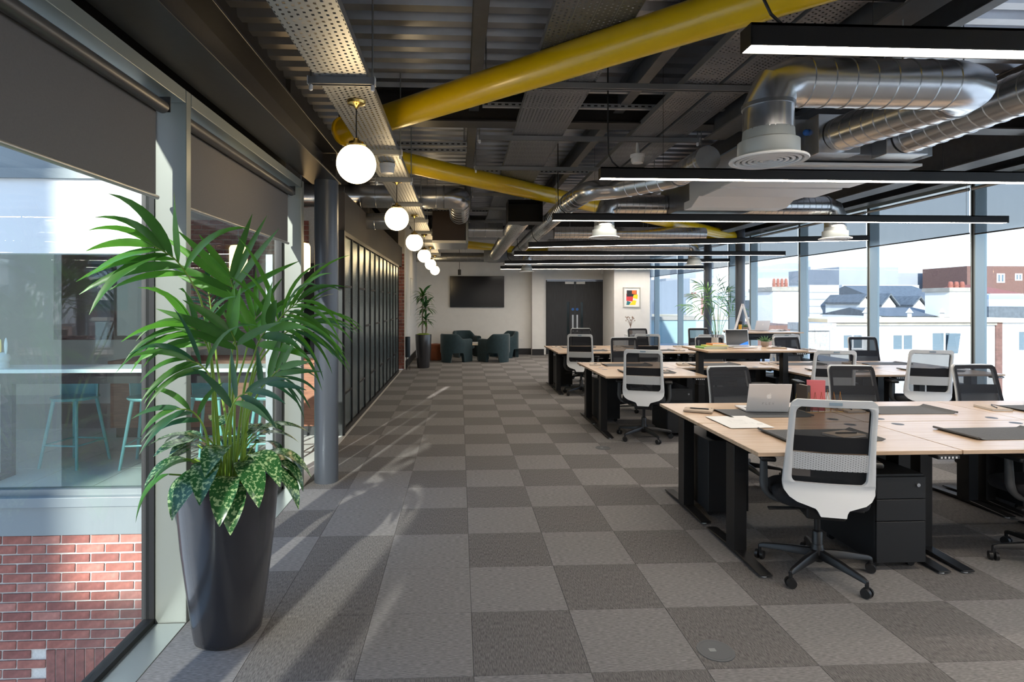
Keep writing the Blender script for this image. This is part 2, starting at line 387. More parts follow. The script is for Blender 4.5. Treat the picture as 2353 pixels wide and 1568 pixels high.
# ---- right window wall (X=7.1)
RX = 7.10; RM = [-3.0, -.48, 1.52, 3.52, 5.52, 7.52, 9.52, 11.52, 13.52, 14.62, 16.02, 18.1, 20.3, 21.6]
rl = ['behind the camera', 'beside the camera on the right', 'first of the right windows', 'second of the right windows', 'third of the right windows', 'nearest in view on the right', 'second in view on the right', 'third in view on the right', 'fourth in view on the right', 'above the glazed door', 'past the second round column', 'past the picture wall', 'last at the far right']
for k in range(len(RM)-1):
    y0, y1 = RM[k], RM[k+1]; L = y1-y0
    w = struct('window_%d' % (k+5), loc=(RX, y0, 0))
    MB().b2(-.12, .05, -.035, .035, -.1, 3.25).build('mullion', 'frame_right', w, bevel=.003)
    MB().b2(-.1205, -.119, -.012, .012, 0, 3.2).build('mullion_groove', 'gasket', w)
    MB().b2(.0, .045, .036, .062, -.1, 3.2).build('gasket', 'gasket', w)
    MB().b2(-.12, .05, .036, L-.036, 3.19, 3.27).build('head_rail', 'frame_right', w, bevel=.003)
    MB().b2(-.12, .05, .036, L-.036, -.12, .02).build('sill', 'frame_right', w, bevel=.003)
    MB().b2(.01, .026, .036, L-.036, .02, 3.19).build('glass_pane', 'pane_right', w)
    if 3 <= k:
        b = thing('roller_blind', 'dark translucent roller blind over the window pane '+rl[k], 'blind', (RX-.15, y0, 3.13), 0, 'roller blinds on the right windows')
        MB().tube([(0, .03, 0), (0, L-.03, 0)], .024, 16).build('tube', 'bar_alu', b, smooth=True)
        drop = (.60, .57, .60, .60, .62, .60)[k % 6]
        rows = [[(.02+.004*math.sin(j*2.1+k), .04+(L-.08)*j/24, -drop*i) for j in range(25)] for i in range(2)]
        MB().sheet(rows).build('fabric', 'blind_right', b, smooth=True)
        MB().tube([(.02, .04, -drop), (.02, L-.04, -drop)], .010, 10).build('bottom_bar', 'light_black', b, smooth=True)
wall('wall_right_fascia', 7.02, 7.3, -3.0, 21.6, 3.27, DECK+.1, 'plaster_dark')
# door handle on the glazed door leaf
dh = MB().tube([(7.0, 15.75, .95), (6.93, 15.75, .95), (6.93, 15.62, .95)], .010, 8).tube([(6.965, 15.75, .80), (6.965, 15.75, 1.1)], .014, 8).build('door_handle', 'galv', bpy.data.objects['window_14'], smooth=True); dh.location = (-RX, -RM[9], 0)
# ---- doors in the back wall
dr = struct('door_1', loc=(2.66, 17.62, 0))
MB().b2(0, .03, -.03, .06, 0, 2.30).b2(1.78, 1.81, -.03, .06, 0, 2.30).b2(.03, 1.78, -.03, .06, 2.27, 2.30).build('door_frame', 'black_steel', dr, bevel=.003)
patterned('door_stain', 'noise', (.012, .013, .016), (.026, .028, .034), .5, (30, 30, 1.5), 2)
mat('brushed', (.62, .63, .65), .3, 1); mat('blue_sign', (.02, .12, .42), .5); mat('paper', (.80, .80, .79), .8); mat('sign_white', (.8, .8, .8), .6)
for s in (0, 1):
    x0 = .035 if s == 0 else .908; W_ = .867
    vx = x0+W_-.25 if s == 0 else x0+.17     # slim vision panel
    lf = MB().b2(x0, vx, 0, .045, .005, 2.265).b2(vx+.08, x0+W_, 0, .045, .005, 2.265).b2(vx, vx+.08, 0, .045, .005, .35).b2(vx, vx+.08, 0, .045, 1.62, 2.265).build('door_leaf', 'door_stain', dr)
    MB().b2(vx, vx+.08, .015, .025, .35, 1.62).build('vision_panel', 'dark_glass', lf)
    hx = x0+W_-.09 if s == 0 else x0+.04
    MB().b2(hx, hx+.05, -.006, 0, .70, 1.22).build('push_plate', 'brushed', lf, bevel=.002)
    MB().cyl((hx+.025, -.005, 1.39), (hx+.025, 0, 1.39), .042, n=24).build('round_sign', 'blue_sign', lf)
    px = x0+W_-.31 if s == 0 else x0+.03
    MB().b2(px, px+.27, -.05, 0, 2.17, 2.24).build('door_closer', 'sign_white', lf, bevel=.003)
# ---- the screen of reeded glass beside the aisle
sc = thing('steel_framed_screen', 'tall black steel framed screen of reeded glass panes along the aisle', 'screen', (-1.40, 6.95, 0))
SY = [0.02+.512*i for i in range(13)]
for i in range(13): MB().b2(-.02, .025, SY[i]-.014, SY[i]+.014, .06, 2.40).build('mullion', 'black_steel', sc)
MB().b2(-.025, .03, -.02, 6.2, 0, .06).build('bottom_rail', 'black_steel', sc); MB().b2(-.025, .03, -.02, 6.2, 2.39, 2.44).build('top_rail', 'black_steel', sc)
MB().b2(-.05, .04, -.07, -.02, 0, 2.44).build('end_post', 'black_steel', sc, bevel=.003)
for i in range(12):
    hs = (.48, 1.78) if i % 2 == 0 else (1.24,)
    zs = [.06]+list(hs)+[2.39]
    for h in hs: MB().b2(-.015, .02, SY[i]+.014, SY[i+1]-.014, h-.014, h+.014).build('glazing_bar', 'black_steel', sc)
    for a, b in zip(zs, zs[1:]):
        q = MB(); n = 26; ya, yb = SY[i]+.014, SY[i+1]-.014
        rows = [[(.004+.0005*math.cos(j*math.pi), ya+(yb-ya)*j/n, z) for j in range(n+1)] for z in (a+.012, b-.012)]
        q.sheet(rows).build('pane', 'reeded', sc, solid=.004)
# ---- round steel columns
def column(x, y, top, label, r=.103):
    o = MB().lathe([(r, 0), (r, top)], 48).build('steel_column', 'column_paint', None, (x, y, 0), smooth=True)
    tag(o, label, 'column', 'round steel columns')
column(-1.176, 5.15, 2.65, 'round dark grey steel column at the end of the left windows')
column(6.35, 12.75, DECK-.2, 'round dark grey steel column right of the far palm by the right windows')
column(6.72, 15.3, DECK-.2, 'slim dark round steel column left of the far palm by the right windows')
# opaque leaf added unseen behind the column, blocks a sun streak on the carpet
d2 = struct('door_sun_blocker', loc=(-1.43, 5.86, 0))
MB().b2(-.02, .02, 0, .05, .01, 2.3).b2(-.02, .02, .69, .74, .01, 2.3).b2(-.02, .02, .05, .69, .01, .3).b2(-.02, .02, .05, .69, 2.22, 2.3).build('door_leaf', 'black_steel', d2)
MB().b2(-.01, .01, .05, .69, .3, 2.22).build('blocker_pane', 'dark_glass', d2)
MB().b2(.02, .05, .64, .66, .9, 1.2).build('door_handle', 'galv', d2)
# ================================================================ the wing across the courtyard (facade at Y=4.9)
FY = 4.92
wg = struct('wall_wing_facade')
# spandrel above the glazing, cladding and sill below
MB().b2(-7.2, -2.42, FY-.02, FY+.12, 1.985, 2.60).build('spandrel_panel', 'white_render', wg)
MB().b2(-7.2, -1.56, FY-.05, FY+.1, 2.60, 2.68).build('head_flashing', 'cladding', wg)
MB().b2(-7.2, -1.56, FY-.0, FY+.1, 2.68, 4.2).build('upper_cladding', 'cladding', wg)
MB().b2(-7.2, -1.56, FY-.06, FY+.1, -.10, -.02).build('facade_sill', 'cladding', wg, bevel=.004)
MB().b2(-7.2, -1.56, FY-.03, FY+.1, -.34, -.10).build('sill_apron', 'cladding', wg, bevel=.004)
MB().b2(-7.2, -1.56, FY+.012, FY+.2, -3.6, -.34).build('masonry', 'mortar', wg)
MB().b2(-3.42, -2.56, FY-.0, FY+.02, -2.3, -1.62).build('lower_window', 'dark_glass', wg)
MB().b2(-3.42, -2.56, FY-.015, FY+.02, -1.66, -1.58).build('lower_window_head', 'cladding', wg)
sold = lambda a, b, z0, z1: (b > -3.42 and a < -2.55 and z0 < -1.36)
bricks(wg, -4.36, -1.56, -2.40, -.345, FY+.012, .236, .079, .014, .010, cut=lambda a, b, z0, z1: sold((a+b)/2, (a+b)/2, z0, z1), proud=.004)
for i in range(11):
    MB().b2(-3.42+.0785*i+.005, -3.42+.0785*i+.073, FY-.0, FY+.012, -1.575, -1.30).build('brick', random.choice(('brick_red', 'brick_dark', 'brick_pale')), wg)
q = MB()      # the bricks further left, past the 300 laid singly
for r_ in range(26):
    for c_ in range(13):
        b_ = -4.36-.236*c_-(.118 if r_ % 2 else 0); z_ = -2.40+.079*r_
        if b_ > -7.2: q.b2(max(b_-.222, -7.2), b_, FY+.002-.004*random.random(), FY+.012, z_+.007, z_+.072)
q.build('bricks', 'brick_red', wg)['kind'] = 'stuff'
# wing glazing
wn = struct('window_18')
MB().b2(-2.42, -2.37, FY, FY+.08, -.02, 2.60).build('mullion', 'cladding', wn, bevel=.003)
MB().b2(-2.37, -1.63, FY+.03, FY+.045, 1.985, 2.60).build('glass_pane', 'pane_green', wn)
for x in (-7.2, -5.1, -1.60): MB().b2(x-.03, x+.03, FY, FY+.08, -.02, 1.985).build('mullion', 'cladding', wn, bevel=.003)
for a, b in ((-7.17, -5.13), (-5.07, -1.63)): MB().b2(a, b, FY+.03, FY+.045, .02, 1.985).build('glass_pane', 'pane_green', wn)
MB().b2(-7.2, -1.60, FY, FY+.08, -.02, .03).build('bottom_rail', 'cladding', wn)
# wing interior
struct('floor_wing', MB().b2(-8.0, -1.34, FY+.1, 13.8, -.2, 0).build('floor_wing', 'mortar'))
fw = bpy.data.objects['floor_wing']
wt = MB().box((0, 0, .002), (.594, .594, .004)).mesh('floor_tile', 'tile_white', bevel=.001, seg=1)
for i in range(9):
    for j in range(4): place('floor_tile', wt, fw, (-1.64-.6*i, FY+.42+.6*j, 0))
struct('ceiling_wing', MB().b2(-8.0, -1.5, FY+.12, 13.8, 3.30, 3.40).build('ceiling_wing', 'plaster_dark'))
wall('wall_wing_left', -8.2, -8.0, FY, 13.8, 0, 3.3, 'plaster')
wbk = struct('wall_wing_back')
YB = 9.3
MB().b2(-8, -6.35, YB, YB+.2, 0, 3.3).b2(-6.35, -4.55, YB, YB+.2, 0, 1.0).b2(-6.35, -4.55, YB, YB+.2, 2.42, 3.3).b2(-4.55, -4.3, YB, YB+.2, 0, 3.3).build('plaster_wall', 'plaster', wbk)
MB().b2(-4.3, -1.75, YB+.01, YB+.2, 0, 3.3).build('masonry', 'mortar', wbk)
bricks(wbk, -4.3, -2.4, 1.0, 2.9, YB+.01, .225, .079, .011, .014)
MB().b2(-5.49, -5.43, YB+.02, YB+.1, 1.0, 2.42).b2(-6.35, -4.55, YB+.02, YB+.1, 1.0, 1.06).b2(-6.35, -4.55, YB+.02, YB+.1, 2.36, 2.42).b2(-6.35, -6.29, YB+.02, YB+.1, 1.06, 2.36).b2(-4.61, -4.55, YB+.02, YB+.1, 1.06, 2.36).build('window_frame', 'black_steel', wbk)
MB().b2(-6.29, -5.49, YB+.05, YB+.06, 1.06, 2.36).build('window_pane', 'pane_green', wbk); MB().b2(-5.43, -4.61, YB+.05, YB+.06, 1.06, 2.36).build('window_pane', 'pane_green', wbk)
wall('wall_kitchen_dark', -1.75, -1.47, 9.3, 9.5, 0, 3.3, 'plaster_dark')
wall('wall_kitchen_back', -3.2, -1.75, 9.1, 9.29, 0, 2.2, 'plaster_dark')
# bar counter along the wing glazing
bc = thing('bar_counter', 'long white topped bar counter on black steel legs behind the wing window', 'counter', (-4.4, 5.28, 0))
MB().b2(-2.6, 2.86, -.2, .2, .975, 1.008).build('worktop', 'counter_white', bc, bevel=.003)
MB().b2(2.82, 2.86, -.2, .2, .87, .975).build('end_cheek', 'counter_white', bc)
MB().b2(-2.55, 2.8, -.1, .1, .87, .97).build('steel_apron', 'black_steel', bc)
for x in (-1.6, .30, 1.72): MB().b2(x-.05, x+.05, -.17, -.12, .02, .87).b2(x-.05, x+.05, .12, .17, .02, .87).b2(x-.05, x+.05, -.17, .17, 0, .04).build('leg_frame', 'black_steel', bc)
def stool(x, y, rz, label, proto=None):
    if proto: return dup(proto, (x, y, 0), rz, label)
    t = thing('bar_stool', label, 'stool', (x, y, 0), rz, 'teal bar stools at the counter')
    rows = []
    for i in range(9):
        a = -1.0+2.0*i/8
        rows.append([(.215*math.sin(a*1.25)*(1 if k < 1 else 1+.02*k), -.19*math.cos(a*1.25)+.02, .66+z) for k, z in enumerate((0, .08, .17, .24-.08*abs(a)))])
    MB().sheet(rows).build('backrest', 'teal_plastic', t, smooth=True, solid=.012)
    MB().lathe([(.02, .64), (.19, .64), (.205, .655), (.2, .668), (.1, .66), (.01, .655)], 28).build('seat', 'teal_plastic', t, smooth=True)
    for sx in (-1, 1):
        for sy in (-1, 1): MB().cyl((.12*sx, .12*sy, .645), (.2*sx, .2*sy, 0), .017, .013, 10).build('leg', 'teal_plastic', t, smooth=True)
    q = MB()
    for (a, b) in (((-1, -1), (1, -1)), ((-1, 1), (1, 1)), ((-1, -1), (-1, 1)), ((1, -1), (1, 1))): q.cyl((.173*a[0], .173*a[1], .22), (.173*b[0], .173*b[1], .22), .009, n=8)
    q.build('footrest', 'teal_plastic', t, smooth=True)
    return t
st0 = stool(-3.02, 5.78, R(188), 'teal bar stool framed in the nearest left window pane')
stool(-3.75, 5.80, R(170), 'teal bar stool left of the others behind the wing window', st0)
stool(-1.86, 5.80, R(185), 'teal bar stool partly hidden by the round column', st0)
stool(-2.45, 5.80, R(180), 'teal bar stool behind the palm leaves', st0)
# white rabbit-head ornament with one golden ear
rb = thing('rabbit_head_ornament', 'white rabbit head ornament with one gold ear on the bar counter', 'ornament', (-3.98, 5.2, 1.008), R(-20))
MB().lathe([(.05, 0), (.055, .02), (.045, .06)], 20).sphere((0, 0, .085), .055, 20, 1, 1.15, .95).sphere((.0, -.055, .072), .03, 14).build('head', 'counter_white', rb, smooth=True)
MB().sphere((.03, .01, .19), .075, 14, .25, .14, 1).build('ear', 'counter_white', rb, smooth=True, label='white ear'); MB().sphere((-.035, .01, .18), .075, 14, .25, .14, 1).build('ear', 'brass', rb, smooth=True, label='gold ear')
# kitchen island and what stands behind it
ki = thing('kitchen_island', 'brown timber fronted kitchen island with black plinth behind the column', 'counter', (-2.76, 7.25, 0))
MB().b2(-1.3, 1.26, -.36, .36, .12, .86).build('body', 'timber_front', ki); MB().b2(-1.32, 1.28, -.38, .38, .86, .90).build('worktop', 'timber_front', ki, bevel=.003); MB().b2(-1.25, 1.22, -.33, .33, 0, .12).build('plinth', 'black_steel', ki)
cm = thing('coffee_machine', 'black coffee machine on the timber island behind the column', 'coffee machine', (-1.68, 7.3, .90))
MB().b2(-.2, .2, -.2, .2, 0, .05).b2(-.2, .2, .05, .2, .05, .32).build('body', 'black_plastic', cm, bevel=.006); MB().b2(-.2, .2, -.2, .2, .32, .42).build('top', 'black_steel', cm, bevel=.006); MB().cyl((0, -.1, .24), (0, -.1, .32), .035).build('group_head', 'galv', cm)
for z in (1.05, 1.5): tag(MB().b2(-3.1, -1.80, 8.78, 9.08, z, z+.035).build('wall_shelf', 'black_steel'), 'black wall shelf at the kitchen back, '+('lower' if z < 1.2 else 'upper')+' one', 'shelf', 'kitchen shelves')
fr = thing('fridge', 'grey under-counter fridge against the dark kitchen wall', 'fridge', (-2.35, 8.75, 0))
MB().b2(-.28, .28, -.27, .3, 0, .86).build('body', 'grey_plastic', fr, bevel=.006); MB().b2(-.27, .27, -.3, -.27, .05, .84).build('door', 'grey_plastic', fr, bevel=.004)
def cyl_pendant(x, y, z, label):
    t = thing('cylinder_pendant', label, 'pendant lamp', (x, y, z), 0, 'kitchen pendants')
    MB().lathe([(.03, -.17), (.085, -.165), (.1, -.14), (.1, .12), (.085, .15), (.03, .16)], 32).build('shade', 'opal_cylinder', t, smooth=True)
    MB().lathe([(.06, .15), (.06, .165), (.02, .18), (.012, .2)], 20).build('cap', 'brass', t, smooth=True)
    MB().cyl((0, 0, .19), (0, 0, 3.30-z), .004, n=8).build('cord', 'rod', t)
cyl_pendant(-1.79, 6.6, 2.10, 'glowing cylinder pendant left of the round column')
cyl_pendant(-1.62, 7.6, 2.12, 'glowing cylinder pendant right of the round column')
cyl_pendant(-2.6, 6.9, 2.1, 'glowing cylinder pendant behind the left end post')

ow = thing('added_shade_blocks', 'unseen brick blocks added behind the camera to shade the facade', 'building', (-16, -15.5, -9.2))  # out-of-view blocks, added so part of the wing facade falls into shade
MB().b2(0, 8.05, 0, 1.5, 0, 24).build('tall_block', 'brick_dark', ow); MB().b2(8.05, 10.1, 0, 1.5, 0, 16.5).build('low_block', 'brick_dark', ow)
for k in range(3): MB().b2(1.2+2.4*k, 2.6+2.4*k, 1.5, 1.53, 10.5, 12.5).build('window', 'dark_glass', ow)
# ================================================================ steelwork
def ibeam(name, p, q, w, h, label, m='beam_paint', tf=.016, tw=.012, group='roof beams', parent=None):
    p = Vector(p); q = Vector(q); L = (q-p).length; ang = math.atan2(q.y-p.y, q.x-p.x)-math.pi/2
    t = thing(name, label, 'beam', p, ang, group)
    MB().box((0, L/2, tf/2), (w, L, tf)).build('bottom_flange', m, t, bevel=.002, seg=1); MB().box((0, L/2, h-tf/2), (w, L, tf)).build('top_flange', m, t, bevel=.002, seg=1)
    MB().box((0, L/2, h/2), (tw, L, h-2*tf)).build('web', m, t)
    return t
eb = ibeam('steel_beam', (-1.20, -3.0, 2.65), (-1.20, 5.27, 2.65), .26, .255, 'dark brown steel beam running above the left windows to the round column')
MB().box((0, 8.1, .13), (.24, .014, .21)).build('end_plate', 'beam_paint', eb)
for a in (-.08, .08):
    for z in (.07, .18): MB().cyl((a, 8.08, z), (a, 8.10, z), .014, n=6).build('bolt', 'beam_paint', eb)
# cladding above the edge beam closes the wing off at roof level
wall('wall_wing_upper', -1.60, -1.46, 5.05, 13.8, 3.30, DECK+.06, 'plaster_dark')
wall('wall_wing_roof_edge', -8.0, -1.46, 13.8, 13.95, 0, DECK+.06, 'plaster_dark')
ibeam('steel_beam', (-1.1, 5.3, 3.22), (7.0, 5.3, 3.22), .2, .29, 'dark steel beam crossing the roof at the round column')
ibeam('steel_beam', (-1.1, 12.85, 3.22), (7.0, 12.85, 3.22), .2, .29, 'dark steel beam crossing the roof at the far right column')
for x, lab in ((.13, 'slim grey steel beam above the aisle near the camera'), (1.45, 'slim grey steel beam between the wide and the double cable trays'), (3.1, 'slim grey steel beam above the large silver duct'), (4.6, 'slim grey steel beam above the nearest desks')):
    ibeam('steel_beam', (x, -3.0, 3.31), (x, 5.2, 3.31), .09, .2, lab, 'grey_beam', .012, .01)
    ibeam('steel_beam', (x, 5.4, 3.31), (x, 12.75, 3.31), .09, .2, lab.replace('above the aisle near the camera', 'above the aisle past the first crossing beam').replace('between the wide and the double cable trays', 'past the first crossing beam between the trays').replace('above the large silver duct', 'past the first crossing beam above the fan coil').replace('above the nearest desks', 'past the first crossing beam above the middle desks'), 'grey_beam', .012, .01)
ibeam('steel_beam', (2.35, -3.0, 3.08), (2.35, 5.2, 3.08), .2, .42, 'deep dark steel beam right of the double cable trays', 'grey_beam')
ibeam('steel_beam', (5.75, -3.0, 3.12), (5.75, 12.7, 3.12), .3, .38, 'wide grey steel beam running beside the right windows', 'grey_beam')
ibeam('steel_beam', (6.6, -3.0, 3.18), (6.6, 21.4, 3.18), .22, .33, 'dark steel edge beam above the right blinds')
def brace(p, q, label, r=.108):
    p = Vector(p); q = Vector(q); t = thing('roof_brace', label, 'brace', p, 0, 'yellow roof braces'); d = q-p
    MB().tube([(0, 0, 0), d], r, 40).build('tube', 'yellow', t, smooth=True)
    n = d.normalized()
    for e in (Vector((0, 0, 0)), d): MB().tube([e-n*.012, e+n*.012], r+.02, 32).build('end_plate', 'yellow', t, smooth=True)
brace((-1.02, 5.16, 3.10), (6.3, -1.60, 3.10), 'yellow tubular brace slanting from the round column towards the camera')
brace((-1.02, 5.85, 3.10), (6.33, 12.93, 3.10), 'yellow tubular brace slanting from the globe lamps to the far right column')
brace((-.95, 13.85, 3.10), (1.9, 16.6, 3.10), 'short yellow tubular brace near the television wall', .1)
brace((6.3, 13.1, 3.10), (2.1, 17.2, 3.10), 'yellow tubular brace above the picture wall', .1)
# ================================================================ cable trays and their hangers
def tray(x0, x1, y0, y1, z, label, m, ribs=0):
    w = x1-x0; t = thing('cable_tray', label, 'cable tray', ((x0+x1)/2, y0, z), 0, 'cable trays')
    MB().b2(-w/2, w/2, 0, y1-y0, 0, .0015).build('perforated_base', m, t)
    for s in (-1, 1): MB().b2(s*w/2-.001, s*w/2+.001, 0, y1-y0, 0, .05).build('side_flange', 'strut', t)
    for k in range(ribs): MB().b2(-w/2+w*(k+1)/(ribs+1)-.002, -w/2+w*(k+1)/(ribs+1)+.002, 0, y1-y0, -.003, 0).build('rib', 'strut', t)
tray(-.825, -.525, -2.6, 15.85, 2.87, 'perforated cable tray above the row of globe lamps', 'tray')
tray(.52, 1.0, -2.6, 12.0, 3.20, 'wide ribbed perforated cable tray above the aisle edge', 'tray_wide', 3)
tray(1.66, 1.915, -2.6, 9.0, 3.20, 'left of the two parallel perforated cable trays', 'tray_wide')
tray(1.95, 2.205, -2.6, 9.0, 3.20, 'right of the two parallel perforated cable trays', 'tray_wide')
def bracket(x0, x1, y, z, label, rods=None):
    t = thing('strut_bracket', label, 'bracket', ((x0+x1)/2, y, z), 0, 'strut brackets under the trays'); w = (x1-x0)/2
    prof = [(-.0205, 0), (-.0205, .041), (.0205, .041), (.0205, 0), (.0125, 0), (.0125, .003), (.0175, .003), (.0175, .038), (-.0175, .038), (-.0175, .003), (-.0125, .003), (-.0125, 0)]
    MB().prism(prof, -w, w, 'x').build('channel', 'strut', t)
    for s in (-1, 1):
        MB().b2(s*w-.002 if s > 0 else -w-.002, s*w+.002 if s > 0 else -w+.002, -.023, .023, -.002, .044).build('end_cap', 'white_plastic', t)
        x = s*(w-.014)
        MB().cyl((x, 0, 0), (x, 0, DECK-z), .005, n=8).build('threaded_rod', 'rod', t)
        MB().lathe([(.006, -.035), (.011, -.03), (.012, -.005), (.009, 0)], 12, (x, 0, 0)).build('rod_cap', 'white_cap', t, smooth=True)
for k, y in enumerate((1.95, 3.34, 4.90, 5.98, 7.5, 8.95, 10.4, 11.9, 13.4, 14.9)):
    bracket(-.865, -.485, y, 2.828, ['strut bracket under the globe lamp tray, out of view above the camera'][0] if k == 0 else 'strut bracket under the globe lamp tray, %s in view from the camera' % ['', 'first', 'second', 'third', 'fourth', 'fifth', 'sixth', 'seventh', 'eighth', 'ninth'][k])
for k, y in enumerate((2.9, 4.2, 5.55, 6.8, 8.45, 9.7, 11.2)):
    bracket(.18, 2.35 if y < 9 else 1.15, y, 3.152, 'long strut bracket under the middle trays, %s from the camera' % ['nearest', 'second', 'third', 'fourth', 'fifth', 'sixth', 'farthest'][k])
mat('slot_grey', (.42, .43, .44), .45, .6)
for k, (x0, x1, y, z) in enumerate(((.2, 2.6, 4.75, 3.33), (.2, 2.6, 5.0, 3.28), (-1.0, .08, 6.15, 3.25), (-1.0, .08, 6.4, 3.25), (.1, 3.0, 7.6, 3.3), (2.4, 5.4, 9.2, 3.3), (-.9, 1.2, 10.75, 3.28))):
    t = thing('slotted_channel', 'slotted steel channel high under the roof deck, %s from the camera' % ['nearest', 'second', 'third', 'fourth', 'fifth', 'sixth', 'farthest'][k], 'channel', ((x0+x1)/2, y, z), 0, 'slotted channels')
    w = (x1-x0)/2; MB().box((0, 0, .02), (2*w, .041, .041)).build('channel', 'slot_grey', t)
    q = MB()
    n = int(2*w/.06)
    for i in range(n): q.box((-w+.03+.06*i, -.0205, .02), (.03, .002, .012))
    q.build('slots', 'gasket', t)['kind'] = 'stuff'
    for s in (-1, 1): MB().cyl((s*(w-.03), 0, 0), (s*(w-.03), 0, DECK-z), .005, n=8).build('threaded_rod', 'rod', t)
# ================================================================ lamps
def globe(y, label, z=2.465, x=-.66):
    t = thing('globe_pendant', label, 'pendant lamp', (x, y, z), 0, 'globe pendants in a row')
    MB().sphere((0, 0, 0), .125, 40).build('globe', 'globe', t, smooth=True)
    MB().lathe([(.062, .105), (.066, .118), (.05, .125), (.046, .14), (.02, .148), (.014, .165), (.006, .17)], 28).build('gallery', 'brass', t, smooth=True)
    MB().cyl((0, 0, .16), (0, 0, 2.868-z-.03), .004, n=10).build('cord', 'black_plastic', t)
    MB().lathe([(.006, 2.868-z-.05), (.02, 2.868-z-.03), (.055, 2.868-z-.018), (.06, 2.868-z-.003), (.058, 2.868-z)], 28).build('ceiling_rose', 'brass', t, smooth=True)
for k, y in enumerate((3.72, 6.1, 8.47, 10.85, 13.2, 15.55)):
    globe(y, ['nearest and largest of the glowing globe pendants', 'second glowing globe pendant from the camera', 'third glowing globe pendant from the camera', 'fourth glowing globe pendant from the camera', 'fifth glowing globe pendant from the camera', 'farthest and smallest of the glowing globe pendants'][k])
LY = [2.21, 4.565, 6.905, 9.35, 11.82, 14.3, 15.72, -.15, -2.5]  # last two are fill lights added behind the camera, out of view
LZ = [(2.57, 2.57), (2.57, 2.57), (2.572, 2.578), (2.485, 2.628), (2.565, 2.585), (2.55, 2.625), (2.512, 2.53), (2.57, 2.57), (2.57, 2.57)]
for k in range(9):
    za, zb = LZ[k]; x0, x1 = 1.125, 6.84; L = x1-x0
    t = thing('linear_light', 'long black linear ceiling light with lit underside, %s' % ['nearest the camera', 'second from the camera', 'third from the camera', 'fourth from the camera', 'fifth from the camera', 'sixth from the camera', 'farthest from the camera', 'added unseen behind the camera for fill, first', 'added unseen behind the camera for fill, second'][k], 'ceiling light', (x0, LY[k], za), 0, 'linear ceiling lights')
    t.rotation_euler = (0, -math.atan2(zb-za, L), 0)
    MB().b2(0, L, -.043, -.037, 0, .086).b2(0, L, .037, .043, 0, .086).b2(0, L, -.043, .043, .076, .086).build('housing', 'light_black', t)
    for e in (0, L): MB().b2(e-.003, e+.003, -.043, .043, 0, .086).build('end_cap', 'light_black', t, bevel=.001, seg=1)
    MB().b2(.004, L-.004, -.037, .037, .002, .008).build('diffuser', 'led', t)
    for i in (.09, .5, .91): MB().cyl((L*i, 0, .086), (L*i, 0, DECK-za-(zb-za)*i-.004), .0015, n=6).build('suspension_wire', 'black_plastic', t)
    MB().tube([(.16, 0, .086), (.10, .0, .14), (.07, .0, .20), (.065, 0, .4), (.065, 0, DECK-za-.004)], .006, 8).build('power_cable', 'black_plastic', t, smooth=True)
# ================================================================ ducts
def arc_path(pts, rad, seg=5):
    pts = [Vector(p) for p in pts]; out = [(pts[0], 0)]
    for i in range(1, len(pts)-1):
        a, b, c = pts[i-1], pts[i], pts[i+1]; d0 = (a-b).normalized(); d1 = (c-b).normalized()
        th = d0.angle(d1); cut = min(rad/math.tan(th/2), (a-b).length*.49, (c-b).length*.49); rr = cut*math.tan(th/2)
        n = (d0+d1).normalized(); cen = b+n*(rr/math.sin(th/2)); s = b+d0*cut-cen; e = b+d1*cut-cen
        ang = s.angle(e); ax = s.cross(e).normalized()
        for k in range(seg+1): out.append((cen+Matrix.Rotation(ang*k/seg, 3, ax) @ s, 1))
    out.append((pts[-1], 0)); return out
def duct(mb, pts, r, rad=.3, seam=.11, seg=4, n=28):
    pa = arc_path(pts, rad, seg); path, rs = [], []
    for i, (p, k) in enumerate(pa):
        path.append(p); rs.append(r)
        if i+1 < len(pa):
            q, k2 = pa[i+1]; L = (q-p).length
            if L > .2:
                m = max(1, int(L/seam)); d = (q-p).normalized()
                for j in range(1, m+1):
                    c = p+d*(L*(j-.5)/m)
                    for off, e in ((-.006, 0), (-.003, .0045), (.003, .0045), (.006, 0)): path.append(c+d*off); rs.append(r+e)
    mb.tube(path, rs, n)
    return pa
def collar(mb, p, d, r, w=.03): d = Vector(d).normalized(); p = Vector(p); mb.tube([p-d*w/2, p+d*w/2], r+.006, 28)
def diffuser(t, x, y, z, r=.19):
    """round swirl diffuser, z = underside"""
    MB().lathe([(.125, .16), (.128, .11), (.15, .10), (.15, .035), (.14, .02)], 36, (x, y, z)).build('diffuser_neck', 'grey_collar', t, smooth=True)
    MB().lathe([(.14, .022), (r, .012), (r+.003, .005), (r, 0), (r-.02, .001), (r-.028, .016)], 40, (x, y, z), cap=False).build('diffuser_plate', 'white_plastic', t, smooth=True)
    MB().cyl((x, y, z+.018), (x, y, z+.021), r-.02, n=32).build('diffuser_back', 'grey_collar', t)
    for i in range(5):
        a = .152-.029*i; MB().lathe([(a, .016), (a+.006, .003), (a-.010, .0), (a-.013, .014)], 36, (x, y, z), cap=False).build('diffuser_ring', 'white_plastic', t, smooth=True)
mat('grey_collar', (.27, .29, .285), .5, .2)
